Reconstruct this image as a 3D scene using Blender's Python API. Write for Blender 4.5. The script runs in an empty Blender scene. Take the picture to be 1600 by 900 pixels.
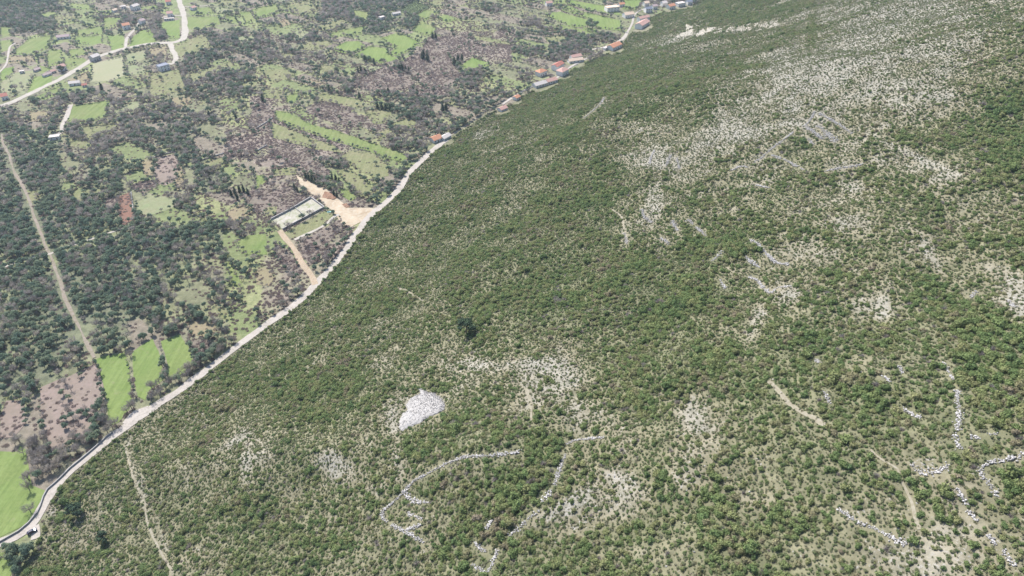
import bpy, bmesh, math, random
import numpy as np
from mathutils import Vector, Matrix

random.seed(7)
rng = np.random.default_rng(7)
S = bpy.context.scene
C = S.collection
PI = math.pi

# ------------------------------------------------------------------ camera, sky, sun, exposure
CAM_H = 300.0
PITCH = math.radians(38.0)
F = 1067.0                       # focal length in pixels of a 1600 px wide frame (24 mm equivalent)
cam_d = bpy.data.cameras.new('camera'); cam = bpy.data.objects.new('camera', cam_d); C.objects.link(cam)
cam_d.sensor_width = 36.0; cam_d.lens = 36.0 * F / 1600.0
cam_d.clip_start = 1.0; cam_d.clip_end = 30000.0
cam.location = (0, 0, CAM_H); cam.rotation_euler = (PI / 2 - PITCH, 0, 0)
S.camera = cam

SUN_AZ = math.radians(-38.0)     # from +Y, clockwise
SUN_EL = math.radians(47.0)
w = bpy.data.worlds.new('World'); S.world = w; w.use_nodes = True
nt = w.node_tree; nt.nodes.clear()
sky = nt.nodes.new('ShaderNodeTexSky'); sky.sky_type = 'NISHITA'; sky.sun_disc = False
sky.sun_elevation = SUN_EL; sky.sun_rotation = SUN_AZ
bg = nt.nodes.new('ShaderNodeBackground'); bg.inputs['Strength'].default_value = 0.115
wo = nt.nodes.new('ShaderNodeOutputWorld')
nt.links.new(sky.outputs[0], bg.inputs[0]); nt.links.new(bg.outputs[0], wo.inputs[0])
sun_d = bpy.data.lights.new('sun', 'SUN'); sun_d.energy = 4.95; sun_d.angle = math.radians(0.5); sun_d.color = (1.0, 0.95, 0.88)
sun = bpy.data.objects.new('sun', sun_d); C.objects.link(sun)
sv = Vector((math.sin(SUN_AZ) * math.cos(SUN_EL), math.cos(SUN_AZ) * math.cos(SUN_EL), math.sin(SUN_EL)))
sun.rotation_euler = sv.to_track_quat('Z', 'Y').to_euler(); sun.location = (-200, 300, 500)
S.view_settings.view_transform = 'Standard'; S.view_settings.look = 'None'
S.view_settings.exposure = 1.05; S.view_settings.gamma = 1.0; S.view_settings.use_curve_mapping = False
S.cycles.max_bounces = 5; S.cycles.diffuse_bounces = 3; S.cycles.volume_bounces = 0
S.cycles.transparent_max_bounces = 4

# ------------------------------------------------------------------ geometry of the view and of the land
cp, sp = math.cos(PITCH), math.sin(PITCH)
def project(x, y, z):
    zz = z - CAM_H
    dep = y * cp - zz * sp
    v = y * sp + zz * cp
    dep = np.where(dep < 1, 1, dep)
    return 800 + F * x / dep, 450 - F * v / dep, dep
def ray(px, py):
    u = (np.asarray(px, float) - 800) / F; v = (450 - np.asarray(py, float)) / F
    return u, cp + v * sp, -sp + v * cp
def plane_hit(px, py, z=0.0):
    dx, dy, dz = ray(px, py); t = (z - CAM_H) / dz
    return dx * t, dy * t

def vnoise(x, y, seed=0):
    xi = np.floor(x).astype(np.int64); yi = np.floor(y).astype(np.int64)
    fx = x - xi; fy = y - yi
    fx = fx * fx * (3 - 2 * fx); fy = fy * fy * (3 - 2 * fy)
    def h(a, b):
        n = (a * 374761393 + b * 668265263 + seed * 982451653) & 0x7fffffff
        n = ((n ^ (n >> 13)) * 1274126177) & 0x7fffffff
        return ((n ^ (n >> 16)) & 0xffffff) / float(0xffffff)
    return (h(xi, yi) * (1 - fx) + h(xi + 1, yi) * fx) * (1 - fy) + (h(xi, yi + 1) * (1 - fx) + h(xi + 1, yi + 1) * fx) * fy
def fbm(x, y, scale, octv=4, seed=0):
    x = np.asarray(x, float) / scale; y = np.asarray(y, float) / scale; s = 0; a = 1; t = 0
    for o in range(octv):
        s = s + a * vnoise(x + 17.3 * o, y - 9.1 * o, seed + o); t += a; a *= 0.55; x = x * 2.03; y = y * 2.03
    return s / t * 2 - 1          # about -1..1

ROAD_PX = [(-40, 862), (0, 848), (25, 838), (48, 822), (62, 803), (72, 784), (84, 768), (96, 752), (112, 735), (132, 717), (152, 702), (172, 686), (190, 672),
           (217, 652), (237, 638), (262, 622), (287, 606), (305, 592), (325, 577), (350, 558), (375, 538), (398, 521), (432, 497), (452, 484),
           (475, 463), (487, 451), (500, 437), (522, 414), (538, 394), (550, 375), (560, 360), (571, 345), (586, 331), (602, 318), (620, 300),
           (632, 282), (642, 267), (656, 254), (670, 240), (684, 229), (698, 219)]
LANE_PX = [(698, 219), (712, 207), (730, 195), (748, 182), (762, 171), (785, 163), (805, 150), (830, 136), (856, 130), (874, 119), (893, 104), (906, 97), (925, 87), (950, 76), (972, 60),
           (982, 47), (988, 36), (991, 24), (1001, 16), (1022, 10), (1050, 8), (1075, 2), (1100, -8)]
FOOT_PX = [(-30, 960), (22, 900), (46, 868), (58, 846), (64, 826), (70, 803)] + ROAD_PX[5:] + [(712, 209), (735, 195), (757, 180), (790, 165), (812, 152), (835, 140), (870, 124), (905, 102), (938, 88), (972, 68), (990, 45), (1010, 30), (1040, 16), (1080, 8), (1110, -10)]
fx_, fy_ = plane_hit([p[0] for p in FOOT_PX], [p[1] for p in FOOT_PX])
foot = np.stack([fx_, fy_], 1)
d0 = foot[0] - foot[1]; d0 /= np.linalg.norm(d0)
foot = np.vstack([foot[0] + np.array([-0.25, -1.0]) * 4000, foot, foot[-1] + np.array([0.42, 0.9]) * 6000])

def foot_dist(x, y):
    best = np.full(x.shape, 1e12); sgn = np.ones(x.shape)
    for i in range(len(foot) - 1):
        a = foot[i]; b = foot[i + 1]; ab = b - a; L2 = ab @ ab
        t = np.clip(((x - a[0]) * ab[0] + (y - a[1]) * ab[1]) / L2, 0, 1)
        ex = x - a[0] - t * ab[0]; ey = y - a[1] - t * ab[1]
        d2 = ex * ex + ey * ey
        cr = ab[0] * (y - a[1]) - ab[1] * (x - a[0])
        m = d2 < best
        best = np.where(m, d2, best); sgn = np.where(m, np.where(cr < 0, 1.0, -1.0), sgn)
    return np.sqrt(best) * sgn
def hill(x, y, d=None):
    x = np.asarray(x, float); y = np.asarray(y, float)
    if d is None: d = foot_dist(x, y)
    u = np.clip(d - 4.5, 0, None)
    h = 0.43 * u * u / (u + 14)
    h = 620 * np.tanh(h / 620)
    k = np.clip(u / 90, 0, 1)
    h = h + k * (7.5 * fbm(x, y, 110, 3, 5) + 2.0 * fbm(x, y, 28, 2, 9)) 
    h = h + np.clip(u / 20, 0, 1) * 0.45 * fbm(x, y, 7, 2, 11)
    return np.where(d > 4.5, h, 0.0)
def hit(px, py):
    """where the view ray through a pixel meets the land"""
    px = np.atleast_1d(np.asarray(px, float)); py = np.atleast_1d(np.asarray(py, float))
    dx, dy, dz = ray(px, py)
    ts = np.arange(40, 1500, 4.0)
    X = dx[:, None] * ts; Y = dy[:, None] * ts; Z = CAM_H + dz[:, None] * ts
    H = hill(X, Y)
    below = Z < H
    idx = np.where(below.any(1), below.argmax(1), len(ts) - 1)
    lo = ts[np.maximum(idx - 1, 0)]; hi = ts[idx]
    for _ in range(10):
        m = (lo + hi) / 2; b = CAM_H + dz * m < hill(dx * m, dy * m)
        hi = np.where(b, m, hi); lo = np.where(b, lo, m)
    m = (lo + hi) / 2
    return np.stack([dx * m, dy * m, hill(dx * m, dy * m)], 1)

def in_poly(x, y, poly):
    r = np.zeros(np.shape(x), bool); n = len(poly)
    for i in range(n):
        x1, y1 = poly[i]; x2, y2 = poly[(i + 1) % n]
        if y1 == y2: continue
        c = ((y1 > y) != (y2 > y)) & (x < (x2 - x1) * (y - y1) / (y2 - y1) + x1)
        r ^= c
    return r
def line_dist(x, y, pts):
    best = np.full(np.shape(x), 1e9)
    for (ax, ay), (bx, by) in zip(pts[:-1], pts[1:]):
        vx, vy = bx - ax, by - ay; L = vx * vx + vy * vy + 1e-9
        t = np.clip(((x - ax) * vx + (y - ay) * vy) / L, 0, 1)
        best = np.minimum(best, np.hypot(x - ax - t * vx, y - ay - t * vy))
    return best

# ------------------------------------------------------------------ land cover (where things grow)
BARE = [  # rows of 50 px cells on the hillside: 0 dense scrub .. 9 bare stony ground
 "00000000000000000000021235667755", "00000000000000000001234343775553", "00000000000000000000112477675642", "00000000000000021012125565455431",
 "00000000000000222113557434553310", "00000000000002222123554544565521", "00000000000022322111532236543333", "00000000000222211113421254325322",
 "00000000002223210000001243333424", "00000000022233110000000542352215", "00000002222233222211114322222222", "00000022231244556631211211122112",
 "00000332211253225632352112111121", "00043335212412111445234111112121", "00232322514463422123352111132313", "04323232352412111256322421111331",
 "04433321111233112531221221222442"[:32], "03342331211122222221222233345433"]
BARE = np.array([[int(c) for c in r] for r in BARE], float)
ZONE = ["DDGMMGGGGSMDDSSMMSGGMM", "GGGGMMMMMMSGGGPPMMMMMM", "GGGSSMMMSSMPPPMSMMMMMM", "MMMMMMMSPSPSMMMMMMMMMM", "DDMMMDMPPPPSMMMMMMMMMM", "DDMDMMDSPPMSMMMMMMMMMM",
        "DDDDMMSSPPSSMMMMMMMMMM", "DDDDDDDMSPPSMMMMMMMMMM", "DDDDDDMSPPMMMMMMMMMMMM", "DDDDDMMSPMMMMMMMMMMMMM", "DDDDMMMSMMMMMMMMMMMMMM", "DDMMMMMMMMMMMMMMMMMMMM",
        "DMMMMMMMMMMMMMMMMMMMMM", "MMMMMMMMMMMMMMMMMMMMMM", "GMMMMMMMMMMMMMMMMMMMMM", "GGMMMMMMMMMMMMMMMMMMMM", "GMMMMMMMMMMMMMMMMMMMMM", "DMMMMMMMMMMMMMMMMMMMMM"]
ZI = {'D': 0, 'M': 1, 'S': 2, 'P': 3, 'G': 4}
ZONE = np.array([[ZI[c] for c in (r + 'MMMMMMMMMMMM')[:32]] for r in ZONE])
def bilin(grid, px, py):
    gx = np.clip(px / 50 - 0.5, 0, 30.999); gy = np.clip(py / 50 - 0.5, 0, 16.999)
    x0 = gx.astype(int); y0 = gy.astype(int); fx = gx - x0; fy = gy - y0
    return (grid[y0, x0] * (1 - fx) + grid[y0, x0 + 1] * fx) * (1 - fy) + (grid[y0 + 1, x0] * (1 - fx) + grid[y0 + 1, x0 + 1] * fx) * fy
# stony clearings: px, py, rx, ry, tilt (deg, image), strength
BLOB = [(1338, 70, 130, 30, -28, 2.5), (1255, 105, 90, 35, 20, 2), (1160, 207, 42, 14, 5, 4.5), (1235, 170, 20, 14, -60, 3), (1500, 25, 60, 18, 10, 2), (1420, 240, 50, 7, 25, 3.5), (1470, 265, 45, 10, 30, 2.5),
        (1455, 400, 10, 42, -28, 5), (1590, 470, 14, 30, -20, 5), (1325, 345, 26, 18, 0, 3), (1345, 300, 40, 16, 15, 2.5), (1180, 505, 12, 34, 20, 4.5), (1230, 465, 20, 18, 0, 2.5), (1380, 482, 12, 24, 5, 4.5),
        (1022, 322, 14, 26, 10, 4), (1018, 250, 40, 20, 0, 2), (975, 360, 8, 30, 0, 3), (885, 585, 24, 38, -20, 3), (830, 570, 40, 14, 5, 3), (750, 570, 30, 9, 5, 3.5), (905, 650, 26, 26, 0, 2), (620, 700, 10, 50, -5, 4),
        (522, 732, 20, 34, -45, 5), (490, 725, 32, 10, -20, 3), (385, 735, 9, 36, 0, 4.5), (365, 690, 38, 8, -32, 5), (1080, 650, 26, 30, 30, 4), (1100, 672, 24, 8, 0, 3), (965, 745, 26, 16, 10, 5), (895, 785, 42, 15, -32, 6),
        (850, 808, 45, 9, -35, 4), (600, 560, 36, 12, -30, 2.5), (500, 565, 30, 7, -32, 2), (590, 505, 22, 12, 0, 2), (1000, 860, 22, 9, 10, 3), (1010, 885, 60, 20, 0, 1), (100, 850, 30, 30, 0, 1.5), (80, 800, 10, 26, 25, 4),
        (1330, 850, 60, 14, 12, 1.0), (1460, 860, 40, 12, 20, 1.0), (1440, 730, 30, 12, 15, 2), (1540, 745, 28, 26, 0, 2), (940, 165, 12, 40, 20, 1.5), (540, 470, 16, 10, 0, 2), (750, 210, 16, 10, -20, 5), (775, 200, 20, 14, -20, 3),
        (1060, 60, 60, 10, -12, 2.5), (1165, 45, 50, 8, -5, 4), (650, 640, 46, 34, 0, 1.5), (610, 660, 16, 30, 0, 3), (590, 765, 20, 12, 0, 2), (1110, 745, 30, 20, 30, 1.5), (200, 700, 7, 30, -10, 3), (218, 755, 7, 32, -15, 4), (252, 840, 7, 40, -20, 4.5),
        (1210, 100, 90, 20, -20, 1.5), (1460, 150, 70, 14, 25, 1.5), (1250, 30, 60, 20, 0, 1.5), (1380, 140, 60, 40, 0, 1.2)]
GREEN = [(1268, 40, 8, 50, 3, 2.5), (1250, 130, 7, 25, 20, 2), (728, 512, 14, 10, 0, 5), (1490, 200, 90, 25, 0, 1.5), (900, 440, 150, 60, 0, 1.0), (1150, 15, 50, 20, 0, 1.5)]
def bare_at(px, py, x, y):
    b = bilin(BARE, px, py) + 0.9 * np.clip((260 - py) / 150, 0, 1) + 0.3 + 1.2 * np.clip((330 - py) / 200, 0, 1) * np.clip((1200 - px) / 150, 0, 1)
    for (cx, cy, rx, ry, a, s), sg in [(q, 1) for q in BLOB] + [(q, -1) for q in GREEN]:
        ca, sa = math.cos(math.radians(a)), math.sin(math.radians(a))
        ux = ((px - cx) * ca + (py - cy) * sa) / rx; uy = (-(px - cx) * sa + (py - cy) * ca) / ry
        b = b + sg * s * np.clip(1.35 - np.hypot(ux, uy), 0, 1)
    b = b + 2.6 * fbm(x, y, 26, 3, 31) + 2.8 * fbm(x, y, 8, 3, 37)
    return b

def Rg(ox, oy, pts): return [(ox + a / 4.0, oy + b / 4.0) for a, b in pts]
FIELDS = []   # (kind, polygon in photograph pixels)
def fd(kind, ox, oy, *pts): FIELDS.append((kind, Rg(ox, oy, pts)))
# upper left
fd('green', 0, 0, (100, 310), (180, 242), (330, 220), (300, 300), (230, 345), (90, 345))
fd('green', 0, 0, (0, 165), (90, 170), (60, 222), (0, 235)); fd('green', 0, 0, (0, 255), (90, 245), (60, 310), (0, 330))
fd('green', 0, 0, (250, 90), (330, 70), (370, 90), (290, 130)); fd('meadow', 0, 0, (340, 100), (480, 90), (480, 130), (350, 145))
fd('green', 0, 0, (480, 190), (640, 160), (645, 215), (480, 224)); fd('bright', 0, 0, (480, 230), (640, 225), (640, 270), (560, 277), (460, 265))
fd('bright', 0, 0, (665, 225), (775, 215), (770, 300), (700, 320), (680, 270)); fd('green', 0, 0, (440, 20), (600, 30), (560, 60), (440, 50))
fd('green', 0, 0, (650, 110), (770, 110), (740, 160), (650, 190)); fd('dry', 0, 0, (60, 350), (190, 350), (230, 380), (50, 400)); fd('green', 0, 0, (200, 350), (240, 350), (245, 395), (230, 395))
fd('green', 0, 0, (310, 310), (390, 310), (380, 400), (300, 420), (290, 340)); fd('green', 0, 0, (430, 310), (520, 300), (540, 340), (430, 360))
fd('green', 0, 0, (400, 370), (520, 360), (550, 385), (400, 422)); fd('bright', 0, 0, (0, 435), (90, 415), (80, 470), (0, 510))
fd('pale', 0, 0, (90, 455), (210, 440), (180, 520), (150, 590), (40, 575), (0, 570), (0, 520)); fd('bright', 0, 0, (210, 480), (330, 470), (320, 520), (210, 570), (170, 580))
fd('green', 0, 0, (240, 405), (330, 430), (250, 460)); fd('green', 0, 0, (200, 620), (380, 530), (375, 590), (230, 640))
fd('dry', 0, 0, (420, 500), (555, 440), (560, 520), (430, 522)); fd('straw', 0, 0, (580, 400), (775, 345), (780, 470), (700, 505), (560, 510))
fd('bright', 0, 0, (810, 292), (830, 230), (880, 190), (970, 180), (975, 262)); fd('bright', 0, 0, (1010, 180), (1010, 140), (1120, 125), (1125, 210), (1120, 235), (1060, 240))
fd('green', 0, 0, (1175, 105), (1370, 105), (1380, 150), (1220, 190), (1165, 170)); fd('meadow', 0, 0, (1090, 285), (1150, 270), (1230, 220), (1290, 230), (1325, 290), (1200, 350), (1110, 350))
fd('pale', 0, 0, (790, 335), (920, 310), (910, 370), (830, 400), (790, 390)); fd('dry', 0, 0, (925, 300), (1040, 290), (1040, 340), (950, 370))
fd('pale', 0, 0, (800, 405), (930, 400), (900, 460), (790, 470)); fd('meadow', 0, 0, (940, 460), (1120, 435), (1170, 560), (1060, 590), (930, 600))
fd('green', 0, 0, (450, 660), (690, 625), (670, 700), (660, 745), (500, 775), (415, 780)); fd('pale', 0, 0, (710, 690), (880, 620), (870, 700), (710, 730))
fd('meadow', 0, 0, (1180, 460), (1450, 380), (1460, 410), (1350, 450), (1200, 510)); fd('meadow', 0, 0, (520, 790), (740, 770), (720, 820), (560, 870), (520, 840))
fd('dry', 0, 0, (1030, 620), (1180, 600), (1200, 640), (1110, 690), (1080, 650)); fd('meadow', 0, 0, (1220, 640), (1350, 590), (1400, 600), (1250, 660))
fd('meadow', 0, 0, (1500, 520), (1600, 500), (1600, 560), (1500, 560)); fd('green', 0, 0, (1400, 110), (1470, 100), (1480, 140), (1410, 130))
fd('green', 0, 0, (1490, 80), (1560, 70), (1600, 130), (1540, 150)); fd('green', 0, 0, (1570, 60), (1600, 50), (1730, 28), (1750, 80), (1660, 110), (1600, 110))
fd('pale', 0, 0, (1480, 230), (1590, 220), (1590, 260), (1490, 270)); fd('dry', 0, 0, (180, 700), (330, 690), (300, 740), (190, 760)); fd('meadow', 0, 0, (420, 860), (520, 880), (600, 870), (560, 930), (440, 930))
fd('green', 0, 0, (880, 45), (990, 30), (980, 60), (890, 70)); fd('green', 0, 0, (600, 70), (700, 60), (720, 90), (620, 95)); fd('green', 0, 0, (1180, 60), (1340, 40), (1340, 85), (1190, 98))
fd('pale', 0, 0, (1300, 40), (1440, 50), (1420, 85), (1350, 80)); fd('meadow', 0, 0, (1350, 0), (1500, 0), (1480, 30), (1370, 30))
# upper middle
fd('meadow', 400, 0, (200, 20), (340, 0), (380, 60), (320, 100), (250, 90), (190, 50)); fd('meadow', 400, 0, (370, 170), (530, 120), (590, 140), (450, 205))
fd('green', 400, 0, (450, 215), (560, 180), (700, 160), (660, 210), (480, 235)); fd('dry', 400, 0, (120, 130), (190, 110), (220, 150), (160, 170))
fd('pale', 400, 0, (220, 200), (290, 180), (350, 210), (290, 255)); fd('meadow', 400, 0, (280, 290), (340, 260), (440, 250), (480, 275), (380, 310), (300, 315))
fd('bright', 400, 0, (470, 310), (560, 260), (640, 255), (690, 290), (600, 340), (530, 330)); fd('bright', 400, 0, (610, 345), (700, 290), (820, 300), (830, 340), (900, 370), (780, 395))
fd('bright', 400, 0, (780, 240), (850, 215), (930, 220), (1020, 265), (990, 300), (900, 350), (820, 340), (880, 295), (840, 280))
fd('orchard', 400, 0, (880, 70), (990, 10), (1085, 45), (980, 100)); fd('green', 400, 0, (990, 100), (1060, 60), (1150, 75), (1060, 130)); fd('meadow', 400, 0, (1040, 0), (1180, 0), (1180, 40), (1120, 50))
fd('green', 400, 0, (1130, 110), (1180, 90), (1280, 120), (1190, 140)); fd('green', 400, 0, (970, 190), (1030, 130), (1130, 180), (1120, 210), (1050, 220))
fd('bright', 400, 0, (1270, 420), (1350, 360), (1450, 390), (1460, 410), (1370, 430), (1320, 455)); fd('meadow', 400, 0, (1340, 215), (1590, 265), (1590, 280), (1370, 250))
fd('meadow', 400, 0, (1340, 170), (1500, 190), (1490, 205), (1340, 190))
fd('purple', 400, 0, (930, 370), (1040, 300), (1080, 230), (1300, 220), (1340, 270), (1200, 340), (1260, 440), (1290, 480), (1200, 550), (1060, 560), (1000, 500), (900, 420))
fd('purple', 400, 0, (600, 520), (760, 440), (860, 430), (960, 480), (1000, 540), (900, 560), (800, 590), (650, 560)); fd('meadow', 400, 0, (120, 350), (200, 330), (250, 345), (180, 380))
fd('meadow', 400, 0, (30, 440), (180, 430), (250, 460), (100, 520)); fd('green', 400, 0, (190, 600), (290, 570), (250, 650), (190, 640))
fd('meadow', 400, 0, (340, 610), (430, 580), (650, 620), (680, 670), (620, 680), (480, 640), (400, 630)); fd('meadow', 400, 0, (680, 690), (790, 670), (860, 700), (800, 770), (740, 780), (690, 720))
fd('meadow', 400, 0, (840, 770), (930, 740), (1020, 760), (960, 810), (880, 800)); fd('green', 400, 0, (120, 690), (200, 700), (350, 780), (480, 810), (700, 885), (900, 950), (960, 985), (900, 1010), (860, 1000), (700, 945), (480, 880), (330, 830), (120, 745))
fd('meadow', 400, 0, (100, 765), (200, 800), (340, 860), (480, 905), (560, 960), (350, 930), (100, 860)); fd('purple', 400, 0, (0, 640), (100, 690), (80, 800), (0, 840), (-60, 780))
fd('purple', 400, 0, (370, 650), (470, 645), (560, 685), (690, 740), (640, 800), (480, 765), (300, 700)); fd('meadow', 400, 0, (30, 560), (180, 560), (150, 620), (40, 610)); fd('dry', 400, 0, (330, 490), (440, 520), (430, 560), (340, 540))
fd('meadow', 400, 0, (400, 400), (520, 420), (480, 460), (400, 440)); fd('pale', 400, 0, (640, 410), (800, 420), (720, 450)); fd('purple', 400, 0, (420, 560), (560, 570), (600, 605), (470, 580)); fd('green', 400, 0, (600, 60), (720, 80), (690, 130), (620, 120))
fd('green', 400, 0, (0, 45), (130, 30), (150, 75), (60, 105), (0, 125)); fd('meadow', 400, 0, (760, 830), (830, 800), (880, 850), (800, 860)); fd('purple', 400, 0, (1330, 270), (1500, 290), (1450, 340), (1340, 330))
# upper right end of the valley
fd('bright', 800, 0, (200, 80), (300, 75), (500, 130), (460, 165), (380, 170), (280, 130)); fd('green', 800, 0, (300, 152), (460, 190), (570, 240), (480, 230), (300, 180))
fd('bright', 800, 0, (270, 50), (440, 72), (680, 130), (680, 190), (540, 180), (480, 120)); fd('bright', 800, 0, (370, 0), (600, 40), (700, 100), (500, 68), (340, 20))
fd('bright', 800, 0, (700, 0), (820, 0), (780, 60), (690, 60)); fd('meadow', 800, 0, (200, 230), (320, 220), (350, 260), (220, 265)); fd('meadow', 800, 0, (60, 60), (170, 90), (160, 110), (60, 90)); fd('pale', 800, 0, (480, 0), (560, 10), (580, 35), (500, 20))
fd('green', 800, 0, (340, 30), (480, 90), (430, 90), (340, 60)); fd('bright', 800, 0, (440, 170), (520, 180), (540, 215), (450, 190)); fd('green', 800, 0, (260, 0), (360, 0), (330, 22), (260, 25))
# middle left
fd('pink', 0, 225, (970, 85), (1090, 60), (1150, 180), (1110, 220), (1040, 260), (985, 250), (960, 170)); fd('purple', 0, 225, (830, 250), (955, 220), (980, 270), (900, 310), (840, 290))
fd('pale', 0, 225, (850, 370), (930, 320), (1120, 340), (1080, 400), (930, 450), (850, 440)); fd('red', 0, 225, (740, 330), (810, 300), (825, 380), (840, 470), (770, 510), (745, 440))
fd('purple', 0, 225, (650, 340), (740, 330), (740, 420), (660, 400)); fd('meadow', 0, 225, (460, 280), (700, 280), (690, 312), (530, 330), (520, 370), (450, 370)); fd('meadow', 0, 225, (150, 290), (280, 290), (220, 370), (170, 370))
fd('meadow', 0, 225, (1230, 130), (1340, 90), (1410, 80), (1400, 150), (1300, 160)); fd('green', 0, 225, (1410, 650), (1440, 750), (1500, 850), (1530, 900), (1460, 880), (1420, 760)); fd('green', 0, 225, (1480, 610), (1560, 570), (1660, 570), (1670, 690), (1530, 690))
fd('dry', 0, 225, (1400, 430), (1500, 380), (1580, 420), (1480, 500)); fd('dry', 0, 225, (1130, 100), (1150, 170), (1150, 250), (1110, 300), (1090, 250)); fd('dry', 0, 225, (880, 100), (950, 90), (960, 200), (900, 190))
fd('purple', 400, 225, (-90, 330), (0, 270), (200, 290), (330, 330), (240, 400), (130, 460), (0, 430)); fd('green', 400, 225, (0, 200), (50, 190), (60, 240), (0, 290))
fd('meadow', 400, 225, (520, 80), (600, 40), (740, 60), (830, 140), (830, 200), (740, 210), (640, 160), (560, 110)); fd('meadow', 400, 225, (510, 150), (600, 170), (740, 270), (730, 330), (640, 320), (590, 260), (520, 200))
fd('green', 400, 225, (510, 280), (560, 280), (640, 330), (590, 360), (540, 330)); fd('purple', 400, 225, (260, 620), (420, 535), (535, 460), (550, 520), (480, 590), (400, 700), (340, 760), (280, 700))
fd('purple', 400, 225, (120, 620), (210, 660), (290, 800), (250, 850), (120, 700)); fd('meadow', 400, 225, (170, 555), (340, 470), (430, 415), (480, 440), (400, 520), (330, 560), (240, 600)); fd('meadow', 400, 225, (100, 160), (260, 140), (250, 190), (120, 200))
fd('meadow', 400, 225, (60, 400), (130, 390), (120, 450), (60, 450)); fd('purple', 400, 225, (140, 0), (330, 60), (470, 170), (440, 230), (260, 150), (100, 60)); fd('dry', 400, 225, (0, 780), (60, 770), (120, 830), (80, 890), (0, 880))
# lower left
fd('bright', 0, 450, (602, 442), (640, 425), (780, 405), (810, 480), (820, 570), (812, 640), (820, 735), (750, 838), (675, 870), (665, 700), (640, 600)); fd('bright', 0, 450, (830, 400), (955, 312), (1000, 440), (1030, 570), (930, 640), (910, 700), (850, 680), (838, 560))
fd('bright', 0, 450, (1005, 335), (1120, 290), (1180, 370), (1215, 470), (1160, 530), (1060, 570), (1045, 480)); fd('dry', 0, 450, (1150, 222), (1240, 205), (1340, 220), (1350, 270), (1290, 310), (1200, 290))
fd('meadow', 0, 450, (1340, 110), (1440, 150), (1430, 200), (1370, 190)); fd('pink', 0, 450, (250, 620), (390, 560), (420, 560), (600, 470), (640, 600), (655, 690), (600, 760), (560, 900), (430, 980), (400, 1000), (300, 1000), (260, 800))
fd('pink', 0, 450, (0, 800), (40, 700), (150, 700), (160, 850), (90, 930), (0, 940)); fd('bright', 0, 675, (-200, 120), (110, 120), (130, 80), (160, 110), (200, 340), (285, 372), (265, 435), (235, 510), (145, 590), (0, 658), (-200, 720))
fd('bright', 0, 675, (-200, 800), (0, 752), (80, 735), (95, 800), (70, 900), (30, 1000), (-200, 1000))
fd('purple', 0, 450, (1180, 330), (1290, 320), (1340, 380), (1280, 430), (1210, 400))
fd('meadow', 0, 450, (30, 680), (140, 670), (150, 705), (30, 705))

EARTH = [Rg(400, 225, [(340, 310), (270, 250), (250, 190), (300, 230), (400, 270), (470, 300), (530, 360), (590, 400), (700, 400), (765, 405), (720, 455), (655, 490), (590, 520), (550, 500), (490, 440), (440, 390), (370, 320)]),
         Rg(400, 225, [(430, 300), (500, 310), (515, 335), (480, 352), (420, 335)])]
COURT = [(410 + a / 8., 260 + b / 8.) for a, b in [(110, 665), (400, 520), (610, 395), (770, 520), (540, 645), (260, 790)]]
QUARRY = [[(1000 + a / 6.667, 20 + b / 6.667) for a, b in q] for q in [
    [(470, 110), (560, 150), (480, 190)], [(660, 160), (690, 200), (660, 245), (560, 245), (620, 200)], [(480, 190), (560, 160), (540, 230), (470, 250), (370, 250)], [(830, 160), (870, 160), (850, 200), (790, 225), (740, 220)],
    [(945, 130), (1000, 160), (960, 190), (880, 200)], [(1000, 150), (1060, 140), (1160, 150), (1160, 185), (1000, 190)], [(1060, 130), (1150, 110), (1120, 140)], [(1240, 120), (1330, 100), (1330, 150), (1230, 140)], [(1345, 90), (1435, 80), (1440, 130), (1350, 160)],
    [(700, 150), (800, 150), (740, 200), (680, 230), (690, 190)], [(1180, 110), (1240, 100), (1200, 150)]]]
MOUND = [(580 + a / 10., 590 + b / 10.) for a, b in [(735, 180), (760, 260), (600, 330), (560, 420), (560, 520), (490, 560), (440, 640), (430, 780), (480, 830), (600, 780), (740, 720), (880, 640), (1050, 560), (1150, 500), (1150, 410), (1080, 310), (1000, 250), (900, 230), (820, 190)]]

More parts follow.
